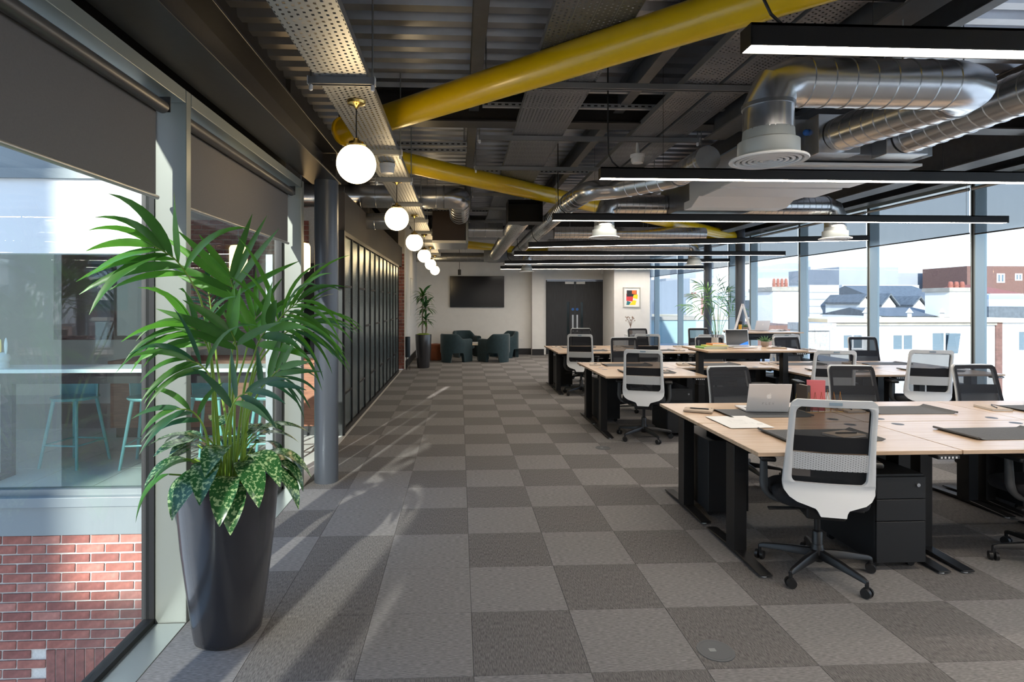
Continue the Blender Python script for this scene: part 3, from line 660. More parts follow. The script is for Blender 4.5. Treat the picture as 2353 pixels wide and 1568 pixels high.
def run(label, pts, r, rad=.3, end=None, m='galv', seg=4, seam=.11, hoff=0, hmin=.8):
    t = thing('air_duct', label, 'duct', (0, 0, 0), 0, 'spiral air ducts')
    q = MB(); pa = duct(q, pts, r, rad, seam, seg); q.build('duct_tube', m, t, smooth=True, angle=28)
    for i, (p, k) in enumerate(pa):
        if k and i+1 < len(pa) and (not pa[i-1][1] or not pa[i+1][1]):
            d = (pa[i+1][0]-p) if not pa[i+1][1] else (p-pa[i-1][0]); cq = MB(); collar(cq, p, d, r, .02); cq.build('elbow_collar', 'galv_dark', t, smooth=True)
    for i in range(len(pts)-1):
        a, b = Vector(pts[i]), Vector(pts[i+1])
        if (b-a).length > hmin and abs(b.z-a.z) < .2:
            for f in (.62,) if (b-a).length < 3 else (.15, .4, .65, .9): c = a.lerp(b, f); MB().cyl((c.x+hoff, c.y, c.z+(r-.005 if not hoff else .03)), (c.x+hoff, c.y, DECK), .004, n=8).build('hanger_rod', 'rod', t)
    if end: diffuser(t, *end)
    return t
fc1 = run('large silver spiral duct bending down to the nearest round diffuser', [(1.62, 2.95, 2.47), (1.62, 2.95, 2.735), (2.80, 2.95, 2.735), (2.80, 4.11, 2.82)], .125, .17, (1.62, 2.95, 2.318), seg=2)
run('silver spiral duct leaving the fan coil towards the right edge', [(3.32, 4.11, 2.81), (3.32, 1.0, 2.82)], .125)
run('thick silver spiral duct crossing behind the round column', [(-3.4, 8.2, 3.085), (0.0, 8.2, 3.085), (0.0, 9.75, 3.06)], .16, .22, seam=.2)
run('short silver duct stub left of the second globe lamp', [(-1.37, 8.6, 2.79), (-.9, 8.6, 2.79)], .12, seam=.16)
run('silver duct crossing to the diagonal junction above the aisle', [(.16, 10.4, 2.90), (.78, 10.4, 2.90)], .13, seam=.16)
t5 = run('silver spiral duct running back from the square black hood', [(.93, 8.42, 2.86), (.93, 15.2, 2.84)], .148, seam=.09, hoff=.145)
hq = MB()
for (xa, xb, za, zb) in ((-.245, .245, .15, .155), (-.245, .245, -.155, -.15), (-.245, -.24, -.155, .155), (.24, .245, -.155, .155)): hq.b2(xa, xb, -.35, 0, za, zb)
hq.b2(-.245, .245, -.005, 0, -.155, .155); hq.build('square_hood', 'black_steel', t5, (.93, 8.42, 2.88))
MB().prism([(-.3, -.05), (.3, -.05), (.15, .3), (-.15, .3)], -.15, .15, 'z').build('junction_box', 'galv_dark', t5, (.93, 14.9, 2.8))
run('silver spiral duct swooping left from the fan coil and along the aisle', [(2.2, 5.0, 2.86), (2.2, 5.75, 2.86), (1.72, 6.3, 2.84), (1.42, 6.3, 2.82), (1.35, 7.0, 2.81), (1.35, 13.6, 2.79)], .112, .26, seg=6)
run('silver spiral duct bending down to the round diffuser above the aisle side desks', [(1.82, 7.16, 2.545), (1.82, 7.16, 2.815), (2.594, 7.16, 2.815)], .126, .17, (1.82, 7.16, 2.395), seg=2, seam=.075, hmin=.6)
run('silver spiral duct bending down to the round diffuser by the right windows', [(3.506, 7.16, 2.815), (4.81, 7.16, 2.815), (4.81, 7.16, 2.545)], .126, .17, (4.81, 7.16, 2.395), seg=2, seam=.075)
run('far silver duct ending in a round diffuser by the right blinds', [(1.9, 12.3, 2.83), (5.1, 12.3, 2.83), (5.1, 12.3, 2.55)], .123, .17, (5.1, 12.3, 2.40), seg=2, seam=.08)
run('farthest silver duct ending in a round diffuser near the back doors', [(4.3, 15.0, 2.83), (1.76, 15.0, 2.83), (1.76, 15.0, 2.55)], .123, .17, (1.76, 15.0, 2.40), seg=2, seam=.08)
run('silver duct crossing in front of the television wall', [(-1.2, 16.1, 2.86), (2.2, 16.1, 2.86)], .13, seam=.18, m='galv_dark')
run('silver duct crossing above the far desks', [(1.75, 10.6, 2.88), (4.6, 10.6, 2.88)], .115, seam=.08)
# fan coil unit with plenums
fcu = thing('fan_coil_unit', 'galvanised fan coil unit with white underside hung above the desks', 'fan coil', (3.1, 4.28, 2.71))
MB().b2(-.55, .55, 0, .55, 0, .27).build('plenum', 'galv_dark', fcu, bevel=.004); MB().b2(-.55, .55, .6, 2.0, -.015, .3).build('casing', 'white_plastic', fcu, bevel=.004)
MB().b2(-.62, .62, .18, 1.05, -.035, -.012).build('access_panel', 'white_plastic', fcu, bevel=.003); MB().b2(-.6, .6, 1.12, 1.55, -.035, -.016).build('access_panel', 'white_plastic', fcu, bevel=.003)
MB().prism([(1.62, -.016), (2.02, -.016), (2.02, -.10), (1.82, -.10)], -.6, .45, 'x').build('sloped_tray', 'white_plastic', fcu)
MB().b2(-.5, .4, 2.0, 3.05, -.03, .3).build('rear_plenum', 'galv_dark', fcu, bevel=.004)
for x in (-.3, .22):
    MB().b2(x-.16, x+.16, -.16, 0, -.03, .26).build('spigot_box', 'galv', fcu, bevel=.004)
MB().sphere((-.47, -.03, .16), .025, 12).build('valve_cap', 'blue_sign', fcu, smooth=True)
for x in (-.5, .5):
    for y in (.3, 1.8): MB().cyl((x, y, .27), (x, y, DECK-2.71), .005, n=8).build('hanger_rod', 'rod', fcu)
pb = thing('plenum_box', 'dark brown plenum box with pale lower edge hung above the aisle', 'plenum', (-.2, 9.82, 2.60))
mat('brown_box', (.045, .03, .022), .7)
MB().b2(-.26, .30, 0, 1.15, .045, .55).build('casing', 'brown_box', pb); MB().b2(-.265, .31, -.01, 1.15, 0, .045).build('lower_rail', 'galv', pb); MB().b2(.31, .35, .0, 1.15, .0, .5).build('side_flange', 'grey_collar', pb)
for x in (-.22, .25):
    for y in (.15, 1.0): MB().cyl((x, y, .55), (x, y, DECK-2.60), .005, n=8).build('hanger_rod', 'rod', pb)
# small things on the ceiling
def detector(x, y, z, label, stem):
    t = thing('smoke_detector', label, 'detector', (x, y, z), 0, 'smoke detectors')
    MB().lathe([(.03, -.05), (.055, -.045), (.065, -.02), (.065, .01)], 28).build('sensor', 'white_plastic', t, smooth=True); MB().lathe([(.07, .01), (.072, .015), (.072, .04), (.02, .045), (.012, stem)], 28).build('base', 'white_plastic', t, smooth=True)
detector(-.665, 5.35, 2.82, 'white smoke detector under the globe lamp tray', .047)
detector(1.78, 5.68, 3.02, 'white smoke detector under the double cable trays', .175)
sp = thing('hanging_sensor', 'small black box hanging from the ceiling left of the television', 'sensor', (.0, 16.6, 2.47))
MB().box((0, 0, 0), (.09, .07, .16)).build('housing', 'black_plastic', sp, bevel=.006); MB().cyl((0, 0, .08), (0, 0, DECK-2.47), .006, n=8).build('stem', 'black_plastic', sp)
# ================================================================ desks
mat('desk_black', (.011, .011, .012), .4, .2, noise=.1, nscale=200)
mat('drawer_black', (.014, .015, .017), .5, .1, bump=.03, nscale=400)
mat('icon_white', (.75, .75, .75), .5)
def perf_xz(name, col, p, hole):
    m = perforated(name, col, p, p, hole, hole, .5, 0)
    n = m.node_tree
    s = [q for q in n.nodes if q.type == 'SEPXYZ'][0]
    for l in list(n.links):
        if l.from_node == s and l.from_socket.name == 'Y': t = l.to_socket; n.links.remove(l); n.links.new(s.outputs['Z'], t)
perf_xz('lumbar', (.62, .63, .64), .013, .30)
def make_desk(h, label, loc, rz):
    t = thing('sit_stand_desk', label, 'desk', loc, rz, 'sit-stand desks')
    tp = MB().b2(-.598, .598, -.398, .398, h-.023, h).build('desktop', 'oak', t, bevel=.0025)
    for s in (-1, 1): MB().lathe([(.036, -.004), (.038, .0004), (.03, .0007), (.01, .0007)], 24, (s*.43, .31, h)).build('cable_grommet', 'black_plastic', tp, smooth=True)
    MB().b2(-.53, .53, -.02, .02, h-.07, h-.03).b2(-.54, -.50, -.33, .33, h-.045, h-.024).b2(.50, .54, -.33, .33, h-.045, h-.024).build('frame', 'desk_black', t)
    for s in (-1, 1):
        x = s*.53
        if h > .9: lg = MB().b2(x-.033, x+.033, -.045, .045, .40, h-.05).b2(x-.04, x+.04, -.055, .055, .03, .58).build('leg', 'desk_black', t, bevel=.002, seg=1)
        else: lg = MB().b2(x-.04, x+.04, -.055, .055, .03, h-.045).build('leg', 'desk_black', t, bevel=.002, seg=1)
        MB().prism([(-.36, .012), (-.36, .020), (-.06, .034), (.06, .034), (.36, .020), (.36, .012)], x-.037, x+.037, 'x').build('foot', 'desk_black', t, bevel=.002, seg=1)
        for y in (-.33, .33): MB().cyl((x, y, 0), (x, y, .014), .016, n=12).build('foot_glide', 'white_plastic', t)
    ct = MB().b2(-.44, .44, .16, .165, h-.15, h-.06).b2(-.44, .44, .16, .30, h-.152, h-.148).build('cable_basket', 'desk_black', t)
    q = MB()
    for i in range(3): q.tube(bez((-.4+.2*i, .22, h-.13), (-.25+.25*i, .19, h-.09), (-.05+.2*i, .25, h-.135), 8), .005, 6)
    q.build('cables', 'black_plastic', t)['kind'] = 'stuff'
    hs = MB().b2(.44, .57, -.415, -.34, h-.047, h-.025).build('height_control', 'black_plastic', t, bevel=.004)
    for i in range(5): MB().b2(.455+.022*i, .465+.022*i, -.4165, -.415, h-.042, h-.031).build('button', 'icon_white', hs)
    return t
ROWY = [(3.165, 3.965), (6.55, 7.35), (9.75, 10.55)]; RN = ['nearest', 'middle', 'farthest']
PN = ['at its aisle end', 'second from the aisle', 'third from the aisle', 'at its window end']
dp = None
for r in range(3):
    for side in (0, 1):
        for k in range(4):
            x = 1.68+1.203*k+.6; y = ROWY[r][0]+.4 if side == 0 else ROWY[r][1]+.405
            lab = 'oak topped desk, %s bench row, %s side, %s' % (RN[r], ['near', 'far'][side], PN[k])
            rz = 0 if side == 0 else math.pi
            if (r, side, k) == (1, 0, 1): make_desk(1.02, 'raised standing desk with books and open laptop in the middle bench row', (x, y, 0), rz)
            elif (r, side, k) == (2, 1, 3): make_desk(1.03, 'raised standing desk with white A-frame lamp in the farthest bench row', (x, y, 0), rz)
            elif dp is None: dp = make_desk(.73, lab, (x, y, 0), rz)
            else: dup(dp, (x, y, 0), rz, lab)
# ---- drawer pedestals
def make_ped(label, loc, rz):
    t = thing('drawer_pedestal', label, 'drawers', loc, rz, 'black drawer pedestals')
    MB().b2(-.15, .15, -.255, .27, .045, .565).build('carcass', 'drawer_black', t, bevel=.002, seg=1)
    for z0, z1 in ((.425, .553), (.295, .42), (.05, .29)):
        d = MB().b2(-.149, .149, -.275, -.256, z0, z1).build('drawer', 'drawer_black', t, bevel=.002, seg=1)
        if z0 > .4: MB().cyl((.10, -.275, .505), (.10, -.283, .505), .011, n=16).build('lock', 'brushed', d, smooth=True)
    for sx in (-1, 1):
        for sy in (-1, 1): MB().cyl((sx*.11, sy*.2-.012, .022), (sx*.11, sy*.2+.012, .022), .022, n=14).b2(sx*.11-.015, sx*.11+.015, sy*.2-.012, sy*.2+.012, .022, .047).build('castor', 'black_plastic', t)
    return t
pp = None
for r in range(3):
    for side in (0, 1):
        for k in range(4):
            x = 1.68+1.203*k+.6+(.31 if side == 0 else -.31); y = ROWY[r][0]+.37 if side == 0 else ROWY[r][1]+.435
            if (r, side, k) in ((0, 0, 1), (1, 0, 2)): continue
            if side == 1: x = 1.68+1.203*k+.6-.31
            lab = 'black drawer pedestal under the %s row, %s side, %s' % (RN[r], ['near', 'far'][side], PN[k])
            rz = 0 if side == 0 else math.pi
            pp = make_ped(lab, (x, y, 0), rz) if pp is None else (dup(pp, (x, y, 0), rz, lab), pp)[1]
# ================================================================ task chairs
mat('chair_white', (.70, .71, .72), .42); mat('chair_black', (.010, .010, .011), .4); mat('chair_fabric', (.012, .012, .015), .9, bump=.1, nscale=300); mat('arm_grey', (.055, .057, .06), .55); mat('badge', (.25, .33, .40), .4)
HW = [(.42, .062), (.44, .070), (.455, .082), (.466, .118), (.480, .168), (.500, .202), (.53, .224), (.57, .230), (.65, .226), (.75, .219), (.9, .213), (1.0, .211), (1.03, .206), (1.045, .196), (1.055, .18)]
def hw(z):
    for (a, p), (b, q) in zip(HW, HW[1:]):
        if a <= z <= b: return p+(q-p)*(z-a)/(b-a)
    return HW[0][1] if z < .42 else HW[-1][1]
def hi(z):   # opening half width
    if z <= .575 or z >= 1.018: return 0
    e = .038; b = .188 if z < .8 else .188-.004*(z-.8)/.2
    d = min(z-.575, 1.018-z)
    return b if d > e else b-e+math.sqrt(max(0, e*e-(e-d)**2))
def yb(x, z):
    t = z-.55
    return -.215-(.16*t+.10*t*t if t > 0 else -.55*t)+.42*x*x*(1 if z > .5 else max(0, (z-.42)/.08))
def make_chair(label, loc, rz):
    t = thing('task_chair', label, 'chair', loc, rz, 'mesh back task chairs')
    zs = sorted(set([.42, .43, .44, .455, .466, .48, .5, .53, .555, .575, .578, .583, .59, .6, .613]+[.613+.04*i for i in range(1, 10)]+[.98, .993, 1.003, 1.01, 1.015, 1.018, 1.03, 1.04, 1.048, 1.055]))
    q = MB()
    lo = [z for z in zs if z <= .58]; md = [z for z in zs if .578 <= z <= 1.015]; up = [z for z in zs if z >= 1.014]
    for grp in (lo, up): q.slab([[(hw(z)*s, yb(hw(z)*s, z), z) for s in [i/10 for i in range(-10, 11)]] for z in grp], (0, .024, 0))
    for s in (-1, 1): q.slab([[(s*(hi(z)+(hw(z)-hi(z))*k/5), yb(s*(hi(z)+(hw(z)-hi(z))*k/5), z)-.006*math.sin(math.pi*k/5), z) for k in range(6)] for z in md], (0, .024, 0))
    me = q.mesh('back_frame', 'chair_white', True, angle=50)
    fr = place('back_frame', me, t)
    MB().box((0, -.001, 0), (.062, .004, .016)).build('badge', 'badge', fr, (0, yb(0, 1.036)-.0035, 1.036), bevel=.0015)
    zz = [.55+.485*i/12 for i in range(13)]
    MB().sheet([[((hw(z)-.004)*s, yb((hw(z)-.004)*s, z)+.034, z) for s in [i/8 for i in range(-8, 9)]] for z in zz]).build('back_mesh', 'chair_mesh', t, smooth=True)
    q = MB()
    for s in (-1, 1): q.sheet([[(s*(hw(z)-.003-.028*k), yb(s*(hw(z)-.003-.028*k), z)+.036, z) for k in (0, 1)] for z in zz])
    for a, b in ((1.008, 1.046), (.535, .56)): q.sheet([[((hw(z)-.006)*s, yb((hw(z)-.006)*s, z)+.036, z) for s in [i/8 for i in range(-8, 9)]] for z in (a, b)])
    q.sheet([[((hi(z)+.002)*s, yb((hi(z)+.002)*s, z)+.026, z) for s in [i/8 for i in range(-8, 9)]] for z in (.755, .80, .845)])
    q.build('mesh_border', 'chair_fabric', t, smooth=True)
    MB().sheet([[(.190*s, yb(.190*s, z)+.006, z) for s in [i/8 for i in range(-8, 9)]] for z in (.655, .69, .72, .752)]).build('lumbar_band', 'lumbar', t, smooth=True, solid=.003)
    # seat
    n = 24; rows = []
    for z, k in ((.425, .90), (.43, .97), (.455, 1.0), (.478, .99), (.490, .93), (.494, .75), (.495, .3)):
        rows.append([(.245*k*math.copysign(abs(math.cos(a))**.5, math.cos(a)), .03+.235*k*math.copysign(abs(math.sin(a))**.5, math.sin(a)), z) for a in [2*math.pi*i/n for i in range(n+1)]])
    MB().sheet(rows).build('seat', 'chair_fabric', t, smooth=True, angle=70)
    mc = MB().b2(-.10, .10, -.16, .12, .36, .428).b2(-.05, .05, -.24, -.12, .39, .43).build('mechanism', 'chair_black', t, bevel=.01)
    MB().bar((-.10, -.02, .375), (-.27, -.02, .36), .035, .012).build('lever', 'chair_black', mc, bevel=.004); MB().bar((.1, .03, .375), (.25, .03, .365), .03, .012).build('lever', 'chair_black', mc, bevel=.004)
    MB().lathe([(.028, .07), (.028, .24), (.024, .245), (.017, .25), (.017, .38)], 20).build('gas_lift', 'chair_black', t, smooth=True)
    for s in (-1, 1):
        MB().tube(bez((s*.16, .0, .41), (s*.28, .0, .40), (s*.285, .02, .50), 8)+[Vector((s*.282, .03, .645))], [.018]*6+[.021, .023, .024, .02], 12).build('arm_post', 'arm_grey', t, smooth=True)
        MB().box((s*.275, .05, .66), (.085, .25, .03)).build('arm_pad', 'chair_black', t, bevel=.012, seg=3)
    b = MB().lathe([(.034, .075), (.040, .08), (.042, .12), (.034, .145), (.03, .17)], 20)
    for k in range(5):
        a = 2*math.pi*k/5+R(14); d = Vector((math.cos(a), math.sin(a), 0)); pr = Vector((-d.y, d.x, 0)); s0 = len(b.v)
        vs = []
        for (r0, z0, w0, h0) in ((.02, .118, .030, .045), (.15, .108, .024, .038), (.29, .090, .017, .026), (.315, .083, .014, .018)):
            c = d*r0; vs += [c+pr*w0+Vector((0, 0, z0-h0/2)), c-pr*w0+Vector((0, 0, z0-h0/2)), c-pr*w0*.5+Vector((0, 0, z0+h0/2)), c+pr*w0*.5+Vector((0, 0, z0+h0/2))]
        fs = []
        for i in range(3):
            for j in range(4): fs.append((i*4+j, i*4+(j+1) % 4, (i+1)*4+(j+1) % 4, (i+1)*4+j))
        fs += [(3, 2, 1, 0), (12, 13, 14, 15)]; b.add(vs, fs)
    b.build('star_base', 'chair_black', t, bevel=.003, seg=2, smooth=True)
    for k in range(5):
        a = 2*math.pi*k/5+R(14); d = Vector((math.cos(a), math.sin(a), 0)); c = d*.31; ax = Vector((math.cos(a+1.0+k), math.sin(a+1.0+k), 0)); q = MB()
        for s in (-1, 1): q.tube([c+ax*s*.007+Vector((0, 0, .028)), c+ax*s*.024+Vector((0, 0, .028))], [.028, .025], 16)
        q.tube([c+Vector((0, 0, .03)), c+Vector((0, 0, .085))], .010, 10); q.tube([c-ax*.02+Vector((0, 0, .03)), c+ax*.02+Vector((0, 0, .03))], .008, 8)
        q.build('castor', 'black_plastic', t, smooth=True)
    return t
CH = [  # x, y, rz deg, zscale, label
 (2.09, 3.27, -17, 1, 'large white framed task chair with mesh back, nearest the camera'),
 (3.56, 3.28, 4, 1, 'black task chair under the nearest row, cut off by the right picture edge'),
 (2.60, 5.13, 186, .92, 'black backed task chair behind the silver laptop lid'),
 (3.76, 5.15, 172, .92, 'black backed task chair behind the gold wire holder and grey mat'),
 (5.06, 5.18, 178, .92, 'black backed task chair at the right edge beyond the nearest row'),
 (2.15, 6.62, -20, 1, 'white framed task chair at the aisle end of the middle row'),
 (4.20, 6.42, -14, 1, 'white framed task chair third from the aisle in the middle row'),
 (5.33, 6.42, -20, 1, 'white framed task chair at the window end of the middle row'),
 (2.53, 8.42, 184, 1, 'black backed task chair across from the white middle row aisle chair'),
 (3.84, 8.45, 178, 1, 'black backed task chair partly hidden behind the pen pot'),
 (5.10, 8.45, 186, 1, 'black backed task chair right of the potted succulent'),
 (6.22, 8.40, 172, 1, 'black backed task chair against the second window mullion'),
 (2.10, 9.86, -16, 1, 'white framed task chair at the aisle end of the farthest row'),
 (3.22, 9.86, -10, 1, 'white framed task chair second from the aisle in the farthest row'),
 (4.25, 9.68, -12, 1, 'white framed task chair mostly hidden behind the raised desk books'),
 (5.55, 9.68, -16, 1, 'white framed task chair at the window end of the farthest row'),
 (2.53, 11.62, 180, 1, 'black backed task chair in front of the dark double doors'),
 (3.74, 11.62, 184, 1, 'black backed task chair below the dried flowers'),
 (5.0, 11.62, 176, 1, 'black backed task chair left of the pen pot by the far windows')]
c0 = None
for x, y, a, zsc, lab in CH:
    if c0 is None: c0 = make_chair(lab, (x, y, 0), R(a)); o = c0
    else: o = dup(c0, (x, y, 0), R(a), lab)
    o.scale = (1, 1, zsc)
    best = (-1, 0)      # turn the star base so that no castor stands on a desk foot
    for ph in range(0, 72, 2):
        dmin = 9
        for k in range(5):
            an = R(14+72*k+a+ph); wx, wy = x+.31*math.cos(an), y+.31*math.sin(an)
            for r in range(3):
                for side in (0, 1):
                    cy = ROWY[r][0]+.4 if side == 0 else ROWY[r][1]+.405
                    for q in range(4):
                        for e in (.07, 1.13):
                            fx = 1.68+1.203*q+e; dx = max(0, abs(wx-fx)-.037); dy = max(0, abs(wy-cy)-.36); dmin = min(dmin, math.hypot(dx, dy))
        if ph == 0 and dmin > .045: best = (9, 0)
        if dmin > best[0]: best = (dmin, ph)
    for ch in o.children:
        if ch.name.split('.')[0] in ('star_base', 'castor'): ch.rotation_euler = (0, 0, R(best[1]))
# ================================================================ things on the desks
mat('felt', (.10, .102, .106), .95, noise=.12, nscale=120, bump=.1); mat('notebook', (.46, .37, .29), .7); mat('pen_black', (.012, .012, .012), .35); mat('page', (.75, .73, .70), .8)
mat('alu', (.66, .67, .69), .34, .25); mat('alu_light', (.80, .81, .83), .35, .3); mat('screen_black', (.004, .004, .006), .12); mat('screen_blue', (.01, .12, .55), .3, emit=(.02, .18, .75), estr=.5); mat('key_black', (.012, .012, .014), .5); mat('logo_white', (.9, .9, .9), .3); mat('lid_print', (.40, .41, .43), .5)
def mat_sheet(x, y, rz, label, z=.73, proto=None):
    if proto: return dup(proto, (x, y, z), rz, label)
    t = thing('desk_mat', label, 'desk mat', (x, y, z), rz, 'grey felt desk mats')
    n = 24; rows = []
    for i in range(n+1):
        s = i/n; px = -.31+.62*s
        cz = .0005+(.016*max(0, (.06-s)/.06)**1.5)+(.012*max(0, (s-.95)/.05)**1.5)
        rows.append([(px, -.165, cz), (px, -.155, cz), (px, .155, cz), (px, .165, cz)])
    MB().sheet(rows).build('felt_sheet', 'felt', t, smooth=True, solid=.003)
    MB().tube([(-.312, -.165, .014), (-.312, .165, .014)], .007, 10).build('rolled_edge', 'felt', t, smooth=True)
    return t
def notebook(x, y, rz, label, z=.73, proto=None):
    if proto: return dup(proto, (x, y, z), rz, label)
    t = thing('notebook', label, 'notebook', (x, y, z), rz, 'notebooks with pens')
    MB().b2(-.074, .074, -.105, .105, 0, .002).b2(-.074, .074, -.105, .105, .012, .014).b2(-.074, -.072, -.105, .105, .002, .012).build('cover', 'notebook', t); MB().b2(-.072, .071, -.102, .102, .002, .012).build('pages', 'page', t)
    return t
def pen(x, y, rz, label, z, proto=None):
    if proto: return dup(proto, (x, y, z), rz, label)
    t = thing('pen', label, 'pen', (x, y, z), rz, 'black pens')
    MB().tube([(-.07, 0, .0045), (-.06, 0, .0045), (.07, 0, .0045)], [.0012, .0045, .0045], 10).build('barrel', 'pen_black', t, smooth=True); MB().b2(.03, .068, -.001, .001, .009, .0105).build('clip', 'brushed', t)
    return t
mp = npb = pnp = None
for r in range(3):
    for side in (0, 1):
        for k in range(4):
            if (r, side, k) in ((1, 0, 1), (2, 1, 3), (0, 1, 0)): continue
            cx = 1.68+1.203*k+.6; sg = 1 if side == 0 else -1
            cy = (ROWY[r][0]+.4 if side == 0 else ROWY[r][1]+.405)
            w = '%s bench row, %s side, %s' % (RN[r], ['near', 'far'][side], PN[k])
            a = random.uniform(-2, 2)+(0 if side == 0 else 180)
            o = mat_sheet(cx+.01*sg, cy-.005*sg, R(a), 'grey felt desk mat, '+w, proto=mp); mp = mp or o
            na = random.uniform(-14, 4)+(0 if side == 0 else 180); nx = cx+(.435+random.uniform(-.02, .02))*sg; ny = cy-.03*sg+random.uniform(-.04, .04)
            if (r, side) == (0, 0) and k == 0: nx, ny, na = 2.43, 3.53, -70
            if (r, side) == (1, 0): nx -= .30*sg; na = -70
            zz = .7345 if side == 0 and (r == 1 or (r == 0 and k == 0)) else .7308
            o = notebook(nx, ny, R(na), 'tan notebook, '+w, zz, npb); npb = npb or o
            o = pen(nx+.01, ny, R(na+70), 'black pen on the notebook, '+w, zz+.014, pnp); pnp = pnp or o
# nearest row, far side, aisle end: mat, laptop, notebook, paper
mat_sheet(2.30, 4.30, R(180), 'grey felt desk mat under the silver laptop', proto=mp)
notebook(1.86, 4.40, R(62), 'pale notebook left of the silver laptop', .7345, npb); pen(1.865, 4.40, R(-24), 'black pen on the pale notebook left of the silver laptop', .7485, pnp)
pa = thing('paper_sheet', 'white sheet with faint floor plan drawing on the nearest bench', 'paper', (1.97, 3.98, .7345), R(1))
MB().prism([(-.15, .205), (.155, .205), (.15, -.20), (-.155, -.20)], 0, .0008).build('sheet', 'paper', pa)
mat('plan_ink', (.45, .45, .46), .8)
q = MB()
for (x, y, w, h) in ((-.05, .06, .1, .001), (-.05, .0, .001, .06), (.05, .0, .001, .06), (-.02, .03, .07, .001), (-.06, -.02, .09, .001), (.0, -.05, .08, .001), (.03, -.07, .001, .05), (.08, -.07, .001, .05), (.09, -.09, .04, .012), (-.03, -.07, .05, .001), (.02, .045, .03, .001)): q.b2(x, x+w, y, y+h, .0008, .0011)
q.build('drawing', 'plan_ink', pa)['kind'] = 'stuff'
APPLE = [(0, .052), (.012, .058), (.028, .056), (.040, .046), (.033, .038), (.030, .026), (.034, .014), (.043, .007), (.036, -.010), (.024, -.024), (.012, -.026), (0, -.022), (-.012, -.026), (-.024, -.024), (-.036, -.008), (-.043, .012), (-.042, .034), (-.032, .050), (-.018, .057)]
LEAF = [(0, .064), (.004, .078), (.018, .088), (.016, .074)]
def laptop(label, loc, rz, lid_m='alu', logo=False, screen=False, ang=105, w=.32, d=.22):
    t = thing('laptop', label, 'laptop', loc, rz)
    bs = MB().b2(-w/2, w/2, -d, 0, .004, .016).build('base', 'alu' if not screen else 'alu_light', t, bevel=.003)
    kb = MB().b2(-w/2+.03, w/2-.03, -d+.10, -.02, .016, .0165).build('keyboard', 'key_black', bs)
    MB().b2(-.05, .05, -d+.01, -d+.085, .016, .0163).build('trackpad', 'alu_light', bs)
    ld = MB().b2(-w/2, w/2, 0, .006, 0, d).build('lid', lid_m, t, (0, 0, .014), rot=(-R(ang-90), 0, 0), bevel=.003)
    MB().b2(-w/2+.008, w/2-.008, -.001, 0, .012, d-.008).build('screen', 'screen_black', ld)
    if screen: MB().prism([(w/2-.012, .014), (w/2-.13, .014), (w/2-.05, .045), (w/2-.012, .058)], -.0016, -.001, 'y').build('screen_picture', 'screen_blue', ld)
    if logo:
        MB().prism([(-x*.42, .112+y*.42) for x, y in APPLE], .006, .0066, 'y').prism([(-x*.42, .112+y*.42) for x, y in LEAF], .006, .0066, 'y').build('lid_logo', 'logo_white', ld)
        if logo == 2:
            q = MB()   # faint letters F L E X, read from behind the lid
            def st(x, z, w_, h_): q.b2(-x-w_, -x, .006, .0063, z, z+h_)
            for x0, ss in ((-.046, 'F'), (-.020, 'L'), (.004, 'E')):
                st(x0, .052, .003, .018)
                if ss in 'FE': st(x0, .067, .013, .003); st(x0, .060, .010, .003)
                if ss in 'LE': st(x0, .052, .013, .003)
            q.bar((-.028, .0062, .052), (-.042, .0062, .070), .003, .0006, (0, 1, 0)); q.bar((-.042, .0062, .052), (-.028, .0062, .070), .003, .0006, (0, 1, 0))
            q.build('lid_lettering', 'lid_print', ld)['kind'] = 'stuff'
    return t
laptop('silver laptop with bright logo seen from behind on the nearest bench', (2.363, 4.32, .734), R(175), 'alu', 2)
laptop('open laptop with black screen facing the camera on the raised desk', (3.52, 7.13, 1.02), 0, 'alu', 0, True, 100, .30, .21)
laptop('white laptop seen from behind on the far raised desk', (5.97, 11.12, 1.03), math.pi+R(6), 'alu_light', 1, False, 108, .30, .20)
# gold wire magazine holder with books
gh = thing('wire_magazine_holder', 'gold zigzag wire magazine holder on the nearest bench', 'holder', (2.775, 4.37, .7308), R(4))
for y in (-.07, .07):
    z = MB(); xs = [-.13+.026*i for i in range(13)]
    z.tube([(x, y, .004 if i % 2 == 0 else .16) for i, x in enumerate(xs)], .0022, 6); z.build('zigzag_wire', 'brass', gh)
MB().tube([(-.13, -.07, .004), (-.13, .07, .004), (.18, .07, .004), (.18, -.07, .004)], .0025, 6, closed=True).build('base_wire', 'brass', gh)
mat('pink_cover', (.72, .18, .21), .5); mat('dark_cover', (.05, .04, .035), .5); mat('grey_cover', (.45, .44, .43), .6)
def book(name, label, loc, dims, m, rz=0, tilt=0, lines=False):
    t = thing(name, label, 'book', loc, rz); t.rotation_euler = (0, tilt, rz); w, d, h = dims
    MB().b2(-w/2, -w/2+.0025, -d/2, d/2, 0, h).b2(w/2-.0025, w/2, -d/2, d/2, 0, h).b2(-w/2, w/2, -d/2, -d/2+.0025, 0, h).build('cover', m, t); MB().b2(-w/2+.0025, w/2-.0025, -d/2+.0025, d/2-.003, .003, h-.003).build('pages', 'page', t)
    return t
book('magazine', 'dark covered magazine standing in the gold holder', (2.68, 4.37, .7385), (.03, .12, .20), 'dark_cover', R(6), 0)
pk = book('booklet', 'pink booklet standing in the gold holder', (2.775, 4.36, .7385), (.022, .125, .235), 'pink_cover', R(70), 0)
q = MB()
for i in range(8): q.b2(.0111, .0116, -.045, .04-.01*(i % 3), .05+.018*i, .054+.018*i)
q.build('print_lines', 'notebook', pk)['kind'] = 'stuff'
